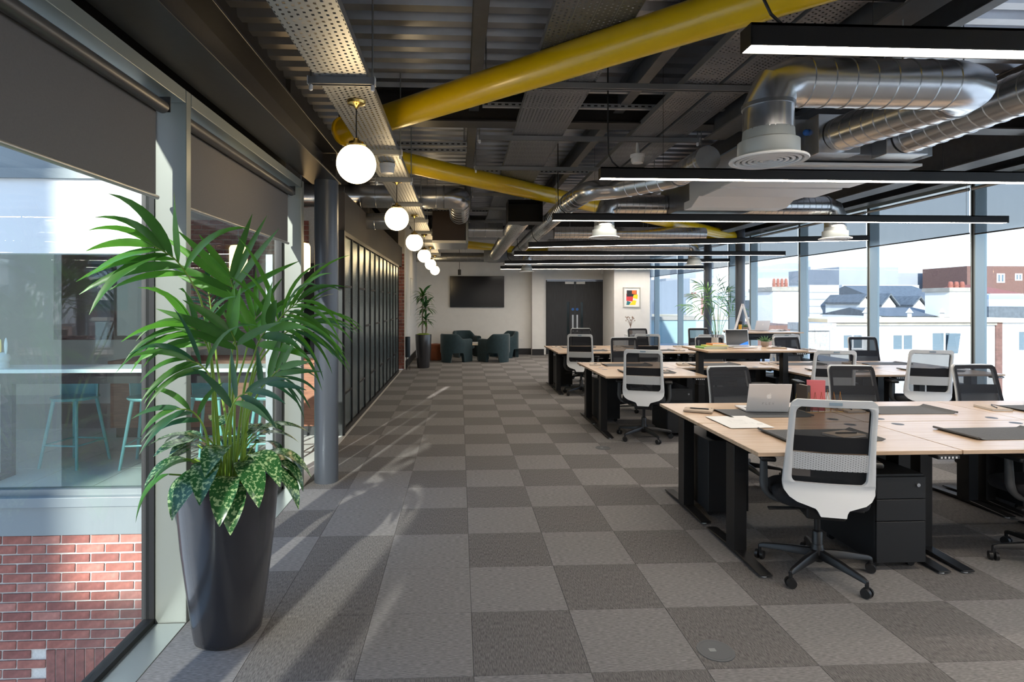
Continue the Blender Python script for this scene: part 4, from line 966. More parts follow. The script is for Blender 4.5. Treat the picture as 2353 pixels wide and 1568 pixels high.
# raised desk things
def flat_book(label, loc, dims, m, rz, grp='books on the raised desk'):
    t = thing('book', label, 'book', loc, rz, grp); w, d, h = dims
    MB().b2(-w/2, w/2, -d/2, d/2, 0, .003).b2(-w/2, w/2, -d/2, d/2, h-.003, h).b2(-w/2, -w/2+.003, -d/2, d/2, .003, h-.003).build('cover', m, t); MB().b2(-w/2+.003, w/2-.004, -d/2+.004, d/2-.004, .003, h-.003).build('pages', 'page', t)
mat('green_cover', (.20, .45, .12), .5); mat('yellow_cover', (.62, .60, .12), .5); mat('orange_cover', (.72, .28, .12), .5)
flat_book('green book at the bottom of the raised desk pile', (3.10, 6.96, 1.0208), (.30, .22, .022), 'green_cover', R(4)); flat_book('yellow green book in the middle of the raised desk pile', (3.14, 6.95, 1.042), (.27, .20, .016), 'yellow_cover', R(-6)); flat_book('orange book on top of the raised desk pile', (3.17, 6.97, 1.058), (.19, .14, .022), 'orange_cover', R(8))
pot = thing('pen_pot', 'grey and clear pen pot behind the pile of books', 'pot', (3.24, 7.16, 1.02))
MB().lathe([(.042, 0), (.042, .12), (.038, .12), (.038, .004)], 24).build('pot', 'grey_cover', pot, smooth=True)
for i in range(7):
    a = i*.9; pe = thing('pencil', 'dark pencil in the pen pot, leaning '+['left', 'right', 'forward', 'back', 'far left', 'far right', 'upright'][i], 'pencil', (3.24+.015*math.cos(a), 7.16+.015*math.sin(a), 1.026), 0, 'pencils in the pen pot')
    MB().cyl((0, 0, 0), (.03*math.cos(a), .03*math.sin(a), .19), .004, n=8).build('shaft', 'pen_black', pe); MB().cyl((.03*math.cos(a), .03*math.sin(a), .19), (.032*math.cos(a), .032*math.sin(a), .203), .004, .0005, 8).build('tip', 'notebook', pe)
mat('clay', (.34, .27, .22), .8); mat('leaf_succulent', (.08, .19, .08), .55); mat('soil', (.03, .02, .015), .95)
def succulent(label, loc, s=1.0):
    t = thing('potted_succulent', label, 'plant', loc)
    MB().lathe([(.032*s, 0), (.045*s, .02*s), (.046*s, .06*s), (.041*s, .065*s), (.039*s, .055*s)], 20).build('pot', 'clay', t, smooth=True); MB().cyl((0, 0, .05*s), (0, 0, .057*s), .038*s, n=16).build('soil', 'soil', t)
    for i in range(13):
        a = i*2.4; e = .25+.09*i; L = .105*s*(1-.02*i); d = Vector((math.cos(a)*math.cos(e), math.sin(a)*math.cos(e), math.sin(e))); o = Vector((0, 0, .058*s))
        MB().tube([o, o+d*L*.4, o+d*L*.75, o+d*L], [.006*s, .008*s, .005*s, .0008], 6).build('leaf', 'leaf_succulent', t, smooth=True)
succulent('spiky succulent in a clay pot on the raised desk', (3.88, 7.14, 1.02), 1.05)
succulent('small spiky succulent in a clay pot on the far raised desk', (5.75, 11.32, 1.031))
notebook(3.88, 6.88, R(70), 'tan notebook below the succulent on the raised desk', 1.02, npb); pen(3.88, 6.88, R(10), 'black pen on the notebook below the succulent', 1.034, pnp)
# far raised desk
bt = thing('bottle', 'yellow bottle with black cap on the far raised desk', 'bottle', (5.62, 11.28, 1.03)); mat('bottle_yellow', (.75, .42, .03), .4)
MB().lathe([(.03, 0), (.032, .01), (.032, .11), (.028, .12)], 20).build('body', 'bottle_yellow', bt, smooth=True); MB().lathe([(.03, .12), (.04, .125), (.045, .185), (.03, .19)], 20).build('cap', 'black_plastic', bt, smooth=True)
af = thing('a_frame_lamp', 'white A-frame lamp stand on the far raised desk', 'lamp', (5.62, 11.18, 1.041), R(-8)); mat('white_wood', (.82, .82, .82), .4)
MB().bar((-.15, 0, 0), (0, 0, .52), .035, .03, (0, 1, 0)).build('leg', 'white_wood', af); MB().bar((.15, 0, 0), (0, 0, .52), .035, .03, (0, 1, 0)).build('leg', 'white_wood', af); MB().cyl((0, -.04, .50), (0, .04, .50), .014).build('hinge', 'white_wood', af)
ob = thing('open_book', 'open book lying on the far raised desk', 'book', (6.31, 11.12, 1.036), R(12))
for s in (-1, 1): MB().sheet([[(s*.15*i/8, y, .018*math.sin(math.pi*min(1, i/8*1.0+.12))+.001) for y in (-.1, .1)] for i in range(9)]).build('page_block', 'page', ob, smooth=True, solid=.004)
# floor boxes in the carpet
def fbox(x, y, label):
    t = thing('floor_outlet', label, 'floor outlet', (x, y, 0), 0, 'round floor outlets')
    MB().lathe([(.082, 0), (.082, .003), (.074, .0045), (.07, .003)], 36).build('rim', 'grey_plastic', t, smooth=True); MB().lathe([(.069, .001), (.069, .0035), (.06, .004)], 36).build('lid', 'grey_plastic', t, smooth=True); MB().b2(-.03, .0, -.012, .012, .004, .0055).build('finger_flap', 'grey_collar', t)
fbox(1.157, 2.55, 'round grey floor outlet in the carpet at the bottom edge'); fbox(1.56, 6.19, 'round grey floor outlet in the aisle beside the middle row')
# ================================================================ back wall things
tv = thing('television', 'large black wall mounted television on the back wall', 'television', (.54, 17.6, 1.93))
MB().b2(-.827, .827, -.06, -.018, -.475, .475).build('housing', 'black_plastic', tv, bevel=.004); MB().b2(-.817, .817, -.0605, -.06, -.462, .465).build('screen', 'screen_black', tv); MB().b2(-.3, .3, -.018, 0, -.2, .2).build('wall_mount', 'black_steel', tv)
fp = thing('framed_picture', 'framed abstract colour block print on the white pillar wall', 'picture', (4.94, 16.3, 1.748))
mat('frame_silver', (.55, .53, .48), .35, .6)
for a in ((-.25, .25, .265, .29), (-.25, .25, -.29, -.265), (-.25, -.225, -.265, .265), (.225, .25, -.265, .265)): MB().b2(a[0], a[1], -.03, 0, a[2], a[3]).build('frame_bar', 'frame_silver', fp)
mo = MB().b2(-.225, .225, -.012, 0, -.265, .265).build('mount_board', 'paper', fp)
for nm, c, poly in (('art_black', (.02, .02, .025), [(-.15, .02), (.14, .02), (.14, .2), (-.15, .2)]), ('art_red', (.65, .05, .06), [(-.16, -.1), (.02, -.12), (.04, .1), (-.08, .14), (-.16, .1)]), ('art_orange', (.75, .16, .04), [(.0, .1), (.13, .08), (.13, .2), (.0, .2)]), ('art_yellow', (.85, .68, .02), [(.03, -.02), (.16, -.05), (.17, .08), (.05, .07)]), ('art_yellow2', (.85, .68, .02), [(-.08, -.22), (.1, -.22), (.13, -.1), (.04, -.08), (-.02, -.16)]), ('art_teal', (.02, .16, .2), [(-.16, -.22), (-.08, -.22), (-.03, -.14), (-.14, -.1)])):
    mat(nm, c, .6); MB().prism(poly, -.0135-.0004*len(nm), -.012, 'y').build('colour_shape', nm, mo)
for k, (x, z, y, w, h, nm, lab) in enumerate(((5.35-.1, 1.38, 16.3, .09, .09, 'wall_switch', 'white switch plate under the framed picture'), (1.87, .45, 17.6, .15, .09, 'wall_socket', 'white double socket right of the armchairs'), (-.62, .48, 17.6, .15, .09, 'wall_socket', 'white double socket left of the armchairs'))):
    t = thing(nm, lab, 'socket', (x, y, z)); MB().b2(-w/2, w/2, -.01, 0, -h/2, h/2).build('plate', 'white_plastic', t, bevel=.002); MB().b2(-.012, .012, -.013, -.01, -.015, .015).build('rocker', 'white_plastic', t)
bx = MB().box((0, -.03, 0), (.09, .06, .14)).build('alarm_sounder', 'white_plastic', None, (4.40, 17.6, 2.55), bevel=.01); tag(bx, 'small pale sounder box on the wall above right of the doors', 'sounder')
wp = thing('wall_panel_frame', 'pale framed panel on the white side wall behind the tall plant', 'panel', (-1.30, 15.6, 1.75)); MB().b2(0, .015, -.3, .3, -.5, .5).build('panel', 'white_plastic', wp); MB().b2(.015, .02, -.3, .3, .48, .5).build('frame_bar', 'bar_alu', wp)
# dried flowers on a slim stand
ds = thing('plant_stand', 'slim white stand under the dried flowers', 'stand', (4.80, 15.95, 0)); MB().b2(-.15, .15, -.15, .15, .68, .70).build('top', 'white_wood', ds)
for sx in (-1, 1):
    for sy in (-1, 1): MB().b2(sx*.13-.012, sx*.13+.012, sy*.13-.012, sy*.13+.012, 0, .68).build('leg', 'white_wood', ds)
vs = thing('dried_flower_vase', 'brown dried flowers in a vase beneath the framed picture', 'vase', (4.80, 15.95, .70)); mat('dried', (.22, .14, .10), .9)
MB().lathe([(.04, 0), (.06, .05), (.05, .12), (.025, .17), (.03, .19)], 20).build('vase', 'clay', vs, smooth=True)
for i in range(16):
    a = i*2.4; r = .05+.11*random.random(); q = Vector((r*math.cos(a), r*math.sin(a), .38+.14*random.random()))
    MB().tube(bez((0, 0, .15), (0, 0, .3), q, 5), .0025, 5).sphere(q, .014, 8, 1, 1, 1.4).build('stem', 'dried', vs)
# ================================================================ lounge
mat('velvet_teal', (.010, .032, .040), .75, noise=.2, nscale=14, sheen=.3); mat('velvet_rust', (.22, .06, .02), .8, noise=.15, nscale=14, sheen=.4)
glass('table_glass', (.85, .92, .92), .09)
def armchair(label, loc, rz, proto=None):
    if proto: return dup(proto, loc, rz, label)
    t = thing('tub_armchair', label, 'armchair', loc, rz, 'dark teal tub armchairs')
    q = MB(); N = 64; K = 14; rings = []
    for i in range(N+1):
        a = R(-132+264*i/N); aa = abs(math.degrees(a))
        s = max(0, min(1, (aa-50)/40)); s = s*s*(3-2*s); top = .76-.14*s
        g = 1 if 28 < aa < 88 else 0; e = min(abs(aa-28), abs(aa-88))/8
        bot = .005+(.25*math.sqrt(max(0, 1-(1-min(1, e))**2)) if g else 0)
        ro, ri = .365, .275; fx = 1.0 if aa < 90 else 1.0
        c, sn = math.cos(a), math.sin(a)
        def P(r, z):
            if aa <= 90: return (r*sn, -r*c, z)
            return (math.copysign(r, sn), r*.95*(aa-90)/42, z)
        ring = [P(ro, bot), P(ro, bot+(top-bot)*.33), P(ro, bot+(top-bot)*.66), P(ro, top-.035), P(ro-.012, top-.012), P(ro-.035, top), P(ri+.035, top), P(ri+.012, top-.012), P(ri, top-.035), P(ri, bot+(top-bot)*.6), P(ri, bot+(top-bot)*.3), P(ri, bot)]
        rings.append(ring)
    K = len(rings[0]); b = 0
    for r_ in rings: q.v += r_
    for i in range(N):
        for k in range(K): q.f.append((i*K+k, i*K+(k+1) % K, (i+1)*K+(k+1) % K, (i+1)*K+k))
    q.f.append(tuple(range(K))); q.f.append(tuple(N*K+k for k in range(K-1, -1, -1)))
    q.build('shell', 'velvet_teal', t, smooth=True, angle=45)
    MB().lathe([(.24, .24), (.272, .26), (.274, .36), (.26, .40), (.2, .42), (.05, .425)], 32, (0, .02, 0), 1, 1.05).build('seat_cushion', 'velvet_teal', t, smooth=True)
    return t
a0 = armchair('dark teal tub armchair seen from behind beside the rust pouf', (-.15, 15.55, 0), R(-38))
armchair('dark teal tub armchair facing the camera below the television', (.16, 17.05, 0), R(205), a0)
armchair('dark teal tub armchair seen from behind, nearer of the right pair', (1.00, 15.55, 0), R(35), a0)
armchair('dark teal tub armchair farther of the right pair by the back wall', (1.36, 16.75, 0), R(115), a0)
pf = thing('pouf', 'rust velvet pouf left of the armchairs', 'pouf', (-.66, 16.0, 0))
n = 36; rows = []
for z, k in ((0.0, .9), (.02, .97), (.12, 1.0), (.34, 1.0), (.43, .96), (.455, .85), (.46, .4)): rows.append([((.2+.008*math.cos(9*2*math.pi*i/n))*k*math.cos(2*math.pi*i/n), (.2+.008*math.cos(9*2*math.pi*i/n))*k*math.sin(2*math.pi*i/n), z) for i in range(n+1)])
MB().sheet(rows).build('cushion', 'velvet_rust', pf, smooth=True)
MB().lathe([(.19, 0), (.19, .012), (.18, .015)], 24).build('base', 'black_steel', pf)
ct = thing('glass_table', 'round glass coffee table on thin black legs between armchairs', 'table', (.55, 16.22, 0))
MB().lathe([(.34, .40), (.345, .404), (.34, .41)], 40).build('glass_top', 'table_glass', ct, smooth=True); 
for k in range(3): a = R(20+120*k); MB().tube([(.30*math.cos(a), .30*math.sin(a), 0), (.24*math.cos(a), .24*math.sin(a), .4)], .008, 8).build('leg', 'black_steel', ct)
flat_book('yellow spined book at the bottom of the coffee table pile', (.42, 16.15, .41), (.28, .21, .025), 'bottle_yellow', R(5), 'coffee table books'); flat_book('white book in the middle of the coffee table pile', (.44, 16.15, .435), (.26, .2, .03), 'page', R(-8), 'coffee table books'); flat_book('pale grey book on top of the coffee table pile', (.46, 16.16, .465), (.22, .16, .02), 'grey_cover', R(12), 'coffee table books')
lb = thing('slim_planter', 'slim dark blue planter on thin legs beside the brick pier', 'planter', (-1.22, 13.66, 0))
mat('navy', (.03, .045, .06), .5)
MB().lathe([(.05, .30), (.058, .31), (.06, .78), (.055, .785), (.05, .77)], 24).build('pot', 'navy', lb, smooth=True)
for k in range(3): a = 2.1*k; MB().cyl((.045*math.cos(a), .045*math.sin(a), .31), (.05*math.cos(a), .05*math.sin(a), 0), .005, n=8).build('leg', 'black_steel', lb)
# ================================================================ plants
def leafmat(name, col, rough=.38, trans=.3, c2=None, scale=8):
    m = mat(name, col, rough); n = m.node_tree.nodes; l = m.node_tree.links; b = n['Principled BSDF']
    g = n.new('ShaderNodeTexCoord'); t = n.new('ShaderNodeTexNoise'); t.inputs['Scale'].default_value = scale; t.inputs['Detail'].default_value = 5; l.new(g.outputs['Object'], t.inputs['Vector'])
    r = n.new('ShaderNodeValToRGB'); r.color_ramp.elements[0].color = (*col, 1); r.color_ramp.elements[1].color = (*(c2 or [min(1, c*1.6) for c in col]), 1)
    r.color_ramp.elements[0].position = .52 if c2 else .3; r.color_ramp.elements[1].position = .59 if c2 else .8; l.new(t.outputs['Fac'], r.inputs[0]); l.new(r.outputs[0], b.inputs['Base Color'])
    tr = n.new('ShaderNodeBsdfTranslucent'); l.new(r.outputs[0], tr.inputs[0]); mx = n.new('ShaderNodeMixShader'); mx.inputs[0].default_value = trans
    l.new(b.outputs[0], mx.inputs[1]); l.new(tr.outputs[0], mx.inputs[2]); l.new(mx.outputs[0], n['Material Output'].inputs[0])
leafmat('palm_a', (.05, .155, .022)); leafmat('palm_b', (.085, .26, .026)); leafmat('palm_c', (.035, .115, .045)); leafmat('stalk', (.20, .32, .04), .45, .15)
leafmat('aglao', (.028, .11, .03), .22, .15, (.34, .48, .22), 75); leafmat('aglao_plain', (.05, .18, .02), .3, .2)
def blade(p, d, up, L, w, droop, seg=8, fold=.25):
    """pointed leaf blade from p along d"""
    p = Vector(p); d = Vector(d).normalized(); up = Vector(up); pts = [p]; dirs = [d.copy()]
    for i in range(seg): d = (d+Vector((0, 0, -droop/seg))).normalized(); p = p+d*L/seg; pts.append(p); dirs.append(d.copy())
    rows = []
    for i, (c, t) in enumerate(zip(pts, dirs)):
        s = i/seg; ww = w*max(.03, math.sin(math.pi*min(1, .05+.95*s**.72))**.85)
        side = t.cross(up); side = side.normalized() if side.length > 1e-4 else Vector((1, 0, 0)); nn = side.cross(t)
        rows.append([c-side*ww/2+nn*ww*fold*.5, c, c+side*ww/2+nn*ww*fold*.5])
    return MB().sheet(rows)
def frond(parent, pts, n, L, w, mats, start=.45, droop=.9, spread=55, normal=(0, -1, .25), stalk_r=.007, single=False, jitter=.25, rng=random):
    pts = [Vector(p) for p in pts]
    # Catmull-Rom through the points
    P = [pts[0]*2-pts[1]]+pts+[pts[-1]*2-pts[-2]]; path = []
    for i in range(1, len(P)-2):
        for k in range(8):
            t = k/8; a, b, c, d = P[i-1], P[i], P[i+1], P[i+2]
            path.append(.5*((2*b)+(c-a)*t+(2*a-5*b+4*c-d)*t*t+(3*b-a-3*c+d)*t**3))
    path.append(pts[-1]); m = len(path)
    fr = MB().tube(path, [stalk_r*(1-.75*i/m) for i in range(m)], 8).build('frond', 'stalk', parent, smooth=True)
    joint = MB(); N = Vector(normal).normalized()
    for i in range(n):
        s = start+(1-start)*i/(n-1); x = s*(m-1); k = min(m-2, int(x)); f = x-k; p = path[k].lerp(path[k+1], f); t = (path[k+1]-path[k]).normalized()
        tip = (i-0)/(n-1); sd = 1 if i % 2 else -1
        side = t.cross(N).normalized(); ang = R(spread*(1-.72*tip)+rng.uniform(-6, 6))
        d = t*math.cos(ang)+side*sd*math.sin(ang)+N*rng.uniform(-jitter, jitter)*.8
        ll = L*(.72+.5*math.sin(math.pi*(.2+.75*tip)))*rng.uniform(.85, 1.1)
        bl = blade(p, d, N+Vector((rng.uniform(-.4, .4), 0, rng.uniform(-.2, .4))), ll, w*rng.uniform(.8, 1.15), droop*rng.uniform(.6, 1.3))
        if single: joint.add(bl.v, bl.f)
        else: bl.build('leaflet', rng.choice(mats), fr, smooth=True)
    if single: joint.build('leaflets', mats[0], fr, smooth=True)
    return fr
CX_, CY_, F_, YW = 1116.17, 697.59, 1321.85, .04571
def px(u, v, y):
    r = (u-CX_)/F_; a = math.cos(YW)*r+math.sin(YW); b = -math.sin(YW)*r+math.cos(YW); t = y/b
    return Vector((a*t, y, 1.5717-(v-CY_)/F_*t))
pl = thing('palm_planter', 'tall glossy charcoal oval planter standing beside the left window', 'planter', (-1.10, 2.80, 0), R(-12))
mat('planter_gloss', (.034, .034, .039), .24, 0, coat=.4)
q = MB(); n = 64; rows = []
for z, k in ((0, .62), (.006, .655), (.03, .675), (.15, .745), (.30, .83), (.45, .91), (.60, .965), (.70, .99), (.755, 1.0), (.763, .99), (.764, .965), (.755, .955), (.70, .94), (.69, .9)):
    rows.append([(.205*k*math.copysign(abs(math.cos(a))**.8, math.cos(a)), .23*k*math.copysign(abs(math.sin(a))**.8, math.sin(a)), z) for a in [2*math.pi*i/n for i in range(n+1)]])
MB().sheet(rows).build('pot', 'planter_gloss', pl, smooth=True, angle=60)
MB().lathe([(.18, .69), (.19, .70), (.05, .72), (.01, .725)], 32, (0, 0, 0), 1, 1.2).build('soil', 'soil', pl, smooth=True)
rp_ = random.Random(3)
pm = thing('kentia_palm', 'tall green palm with arching fronds growing in the charcoal planter', 'palm', (0, 0, 0))
B = lambda dx, dy: Vector((-1.10+dx, 2.80+dy, .70))
A_, B_, C_ = ['palm_b', 'palm_b', 'palm_a'], ['palm_a', 'palm_b'], ['palm_a', 'palm_c']
def fr_(base, pts, *a, **k): frond(pm, [base]+[px(*p) for p in pts], *a, rng=rp_, **k)
fr_(B(-.03, 0), [(490, 858, 2.72), (466, 708, 2.66), (440, 648, 2.60), (402, 596, 2.54), (354, 566, 2.48)], 11, .32, .040, A_, start=.66, droop=1.25, spread=56)
fr_(B(.0, .03), [(528, 858, 2.85), (545, 750, 2.88), (540, 685, 2.88), (528, 635, 2.86)], 9, .34, .044, A_, start=.74, droop=.15, spread=62, jitter=.25)
fr_(B(.05, .0), [(575, 880, 2.80), (612, 790, 2.78), (645, 730, 2.74), (690, 690, 2.70)], 17, .34, .019, B_, start=.62, droop=1.5, spread=50)
fr_(B(-.02, -.04), [(489, 880, 2.70), (482, 815, 2.66), (465, 775, 2.62), (432, 742, 2.58)], 13, .29, .028, B_, start=.62, droop=1.3, spread=58)
fr_(B(.01, -.05), [(535, 900, 2.66), (545, 830, 2.62), (542, 790, 2.58), (528, 755, 2.55)], 6, .26, .044, B_, start=.66, droop=.3, spread=58)
fr_(B(.03, -.03), [(560, 900, 2.72), (580, 830, 2.68), (595, 785, 2.66), (618, 750, 2.62)], 7, .25, .044, B_, start=.64, droop=.7, spread=62)
fr_(B(.05, .03), [(580, 880, 2.86), (620, 800, 2.88), (665, 760, 2.90), (715, 745, 2.92)], 15, .30, .017, C_, start=.6, droop=1.6, spread=52)
fr_(B(-.03, -.05), [(490, 980, 2.64), (486, 880, 2.58), (464, 842, 2.54), (430, 826, 2.50)], 9, .25, .024, ['palm_c', 'palm_a'], start=.62, droop=1.2, spread=50)
fr_(B(.02, .06), [(505, 880, 2.92), (492, 770, 3.0), (482, 690, 3.04), (474, 640, 3.06)], 20, .16, .013, ['palm_c'], start=.6, droop=.7, spread=52)
fr_(B(.0, -.08), [(520, 990, 2.6), (530, 945, 2.55), (545, 915, 2.52), (575, 900, 2.5)], 6, .22, .030, C_, start=.55, droop=.9, spread=55)
fr_(B(.06, -.02), [(565, 980, 2.7), (590, 910, 2.68), (620, 870, 2.66), (650, 840, 2.62)], 7, .22, .032, C_, start=.6, droop=.4, spread=42)
fr_(B(-.05, -.03), [(478, 1020, 2.62), (465, 975, 2.58), (440, 945, 2.55), (405, 940, 2.52)], 7, .2, .024, C_, start=.55, droop=1.1, spread=50)
fr_(B(.02, .02), [(540, 920, 2.83), (560, 830, 2.84), (578, 760, 2.86), (592, 715, 2.88)], 10, .24, .028, B_, start=.62, droop=.3, spread=46)
fr_(B(.04, .06), [(560, 950, 2.95), (590, 890, 3.0), (625, 865, 3.02), (660, 870, 3.04)], 9, .22, .015, ['palm_c'], start=.55, droop=1.4, spread=50)
ag = thing('aglaonema', 'broad variegated leafy plant around the palm stems in the planter', 'plant', (-1.10, 2.80, .70))
ra = random.Random(11)
for i in range(36):
    a = R(i*137.5+20); ring = i % 3; r0 = .05+.05*ring; rr = .11+.055*ring+ra.uniform(-.02, .03); zt = .23-.075*ring+ra.uniform(-.03, .04)
    d = Vector((math.cos(a), math.sin(a)*1.15, 0)); p0 = d*r0*.8; p1 = d*rr+Vector((0, 0, zt))
    lf = MB().tube(bez(p0, p0+Vector((0, 0, zt*.8)), p1, 5), .004, 6).build('leaf_stalk', 'stalk', ag, smooth=True)
    L = ra.uniform(.20, .28); dd = d.normalized()+Vector((ra.uniform(-.3, .3), ra.uniform(-.3, .3), .55-.28*ring+ra.uniform(-.2, .2)))
    blade(p1, dd, Vector((0, 0, 1))+d*.3, L, L*.44, 1.2+.5*ring, 12, .2).build('leaf', 'aglao' if i not in (4, 17) else 'aglao_plain', lf, smooth=True)
# far palm between the round columns
fpp = thing('palm_pot', 'dark pot of the far palm by the right windows', 'planter', (6.33, 13.85, 0))
MB().lathe([(.14, 0), (.15, .01), (.2, .55), (.19, .56), (.18, .5), (.02, .5)], 28).build('pot', 'planter_gloss', fpp, smooth=True); MB().cyl((0, 0, .48), (0, 0, .51), .18, n=24).build('soil', 'soil', fpp)
fpl = thing('far_palm', 'green palm standing between the two far columns', 'palm', (6.33, 13.85, .5)); rf = random.Random(5)
for i in range(11):
    a = R(i*137.5); h = .95+.75*((i*5) % 11)/11; r = .25+.35*(1-((i*5) % 11)/11)+.05
    e = Vector((r*math.cos(a)*1.1-.12, r*math.sin(a)*.8, h)); frond(fpl, [(.03*math.cos(a), .03*math.sin(a), 0), (e.x*.25, e.y*.25, h*.55), (e.x*.6, e.y*.6, h*.9), e], 16, .30, .026, [['palm_b', 'palm_a', 'palm_c'][i % 3]], start=.5, droop=.9, spread=60, normal=(0, -.6, .8), single=True, rng=rf)
# dracaena in the tall planter by the brick pier
dpn = thing('dracaena_planter', 'tall dark tapered planter near the brick pier', 'planter', (-.88, 14.12, 0))
MB().lathe([(.135, 0), (.15, .01), (.185, .45), (.2, .80), (.196, .815), (.185, .81), (.18, .74), (.02, .74)], 36).build('pot', 'planter_gloss', dpn, smooth=True)
mat('moss', (.18, .28, .02), .9, noise=.4, nscale=40, bump=.6); MB().lathe([(.182, .77), (.17, .815), (.1, .84), (.01, .845)], 28).build('moss', 'moss', dpn, smooth=True)
dra = thing('dracaena', 'dracaena with two tufts of strappy leaves in the tall dark planter', 'plant', (-.88, 14.12, .80)); rd = random.Random(8)
for (sx, sy, hz, nl, L) in ((-.02, 0, .98, 30, .36), (.06, .02, .70, 24, .33), (.07, -.03, .40, 20, .3)):
    st = MB().tube([(sx, sy, 0), (sx*1.2, sy, hz*.5), (sx*.8, sy, hz)], .016, 10).build('trunk', 'clay', dra, smooth=True)
    for i in range(nl):
        a = R(i*137.5); e = R(80-70*(1-i/nl)**.8+rd.uniform(-8, 8)); d = Vector((math.cos(a)*math.cos(e), math.sin(a)*math.cos(e), math.sin(e)))
        blade((sx*.8, sy, hz-.10+.10*i/nl), d, (0, 0, 1) if e < 1.2 else (0, -1, 0), L*rd.uniform(.8, 1.1), .058, 1.5, 7).build('leaf', rd.choice(('palm_c', 'palm_a')), st, smooth=True)
# ================================================================ the town outside
struct('ground', MB().b2(-60, 140, -60, 160, -9.4, -9.2).build('ground', 'mortar'))
mat('render_white', (.66, .66, .65), .9, noise=.04, nscale=1); mat('render_grey', (.24, .26, .29), .9, noise=.06, nscale=.6); mat('render_pale', (.36, .39, .42), .9, noise=.05, nscale=.6); mat('coping', (.26, .245, .22), .9, noise=.2, nscale=2); mat('coping_yellow', (.55, .46, .32), .9, noise=.1, nscale=1)
mat('slate', (.085, .10, .115), .7, noise=.3, nscale=5); mat('terracotta', (.22, .075, .055), .8, noise=.15, nscale=8); mat('brick_far', (.13, .07, .058), .9, noise=.25, nscale=6); mat('granite', (.30, .30, .30), .9, noise=.25, nscale=12); mat('win_glass', (.10, .14, .17), .06); mat('win_frame', (.82, .82, .82), .5); mat('steel_blue', (.25, .33, .42), .6)
def X_(u, y): return px(u, 700, y).x
def Z_(u, v, y): return px(u, v, y).z
def block(name, label, u0, u1, v, y, depth, m, cat='building', bottom=-9.2, group=None):
    x0, x1 = X_(u0, y), X_(u1, y); z = Z_((u0+u1)/2, v, y)
    t = thing(name, label, cat, (x0, y, bottom), 0, group)
    MB().b2(0, x1-x0, 0, depth, 0, z-bottom).build('walls', m, t)
    t['w'] = x1-x0; t['h'] = z-bottom; t['x0'] = x0; t['y'] = y; t['z'] = bottom
    return t
def win(t, u0, u1, v0, v1, bars=1, m='win_frame', gm='win_glass', fr=.06, open_=False):
    y = t['y']; x0 = X_(u0, y)-t['x0']; x1 = X_(u1, y)-t['x0']; z1 = Z_(u0, v0, y)-t['z']; z0 = Z_(u0, v1, y)-t['z']
    f = MB().b2(x0, x1, -.05, .02, z0, z0+fr).b2(x0, x1, -.05, .02, z1-fr, z1).b2(x0, x0+fr, -.05, .02, z0+fr, z1-fr).b2(x1-fr, x1, -.05, .02, z0+fr, z1-fr)
    for i in range(bars): c = x0+(x1-x0)*(i+1)/(bars+1); f.b2(c-fr/2, c+fr/2, -.05, .02, z0+fr, z1-fr)
    f = f.build('window', m, t); MB().b2(x0+fr, x1-fr, -.01, .01, z0+fr, z1-fr).build('pane', gm, f)
    if open_: MB().box(((x0+x1)/2+(x1-x0)*.25, -.15, (z0+z1)/2), ((x1-x0)*.42, .03, (z1-z0)*.9), (R(9), 0, 0)).build('open_sash', gm, f)
wb1 = block('white_building', 'white rendered building with casement windows behind the right windows', 1908, 2286, 741, 26, 5, 'render_white')
MB().b2(-.3, wb1['w'], -.25, 5, wb1['h'], wb1['h']+.16).build('parapet_coping', 'coping_yellow', wb1); MB().b2(-.3, wb1['w'], -.12, .3, wb1['h']-.14, wb1['h']).build('gutter_band', 'coping', wb1)
win(wb1, 1934, 1982, 768, 803); win(wb1, 2048, 2098, 768, 806); win(wb1, 2138, 2200, 763, 815, open_=True)
for u in (1990, 2090, 2165): x = X_(u, 28)-wb1['x0']; MB().lathe([(.12, 0), (.12, .25), (.22, .25), (.02, .5)], 4, (x, 2, wb1['h']+.16)).build('roof_vent', 'render_pale', wb1)
bq = block('brick_quoin_building', 'white building edged by a red brick strip at the right picture edge', 2286, 2420, 741, 26, 5, 'render_white')
MB().b2(0, X_(2301, 26)-bq['x0'], -.06, .1, 0, bq['h']).build('brick_strip', 'brick_far', bq); MB().b2(0, bq['w'], -.2, 5, bq['h'], bq['h']+.16).build('parapet_coping', 'coping_yellow', bq); win(bq, 2336, 2372, 760, 808)
gw = thing('granite_wall', 'wall of pale granite blocks with capping stone outside the third window', 'wall', (X_(1858, 21), 21, -9.2)); gh_ = Z_(1885, 760, 21)+9.2; gwx = X_(1906, 21)-X_(1858, 21)
MB().b2(0, gwx, .02, 1.2, 0, gh_).build('core', 'mortar', gw); MB().b2(-.05, gwx+.2, -.1, 1.3, gh_, gh_+.28).build('capping_stone', 'granite', gw)
for j in range(8):
    for i in range(2):
        xa = 0 if i == 0 else gwx*(.55 if j % 2 else .3); xb = gwx*(.55 if j % 2 else .3) if i == 0 else gwx
        MB().b2(xa+.01, xb-.01, 0, .1, gh_-.5*(j+1)+.012, gh_-.5*j).build('granite_block', 'granite', gw)
block('pebbled_lean_to', 'low roof with brick parapet outside the fourth window', 1735, 1862, 748, 24, 8, 'brick_far')
lt = block('flat_roof_terrace', 'pale flat roof edge running across behind the right windows', 1700, 1912, 733, 30, 14, 'coping_yellow')
gb = block('grey_block_building', 'tall plain grey rendered block left of the slate roofs', 1928, 2064, 614, 57, 9, 'render_grey')
block('grey_annexe', 'wide grey rendered annexe in front of the white sky', 2030, 2166, 628, 67, 4, 'render_grey'); block('grey_plinth_block', 'lower grey wall beneath the rendered blocks', 1935, 2112, 655, 51, 5, 'render_pale')
cl = block('clad_building', 'pale corrugated clad building outside the third window', 1860, 1928, 655, 40, 4, 'render_pale')
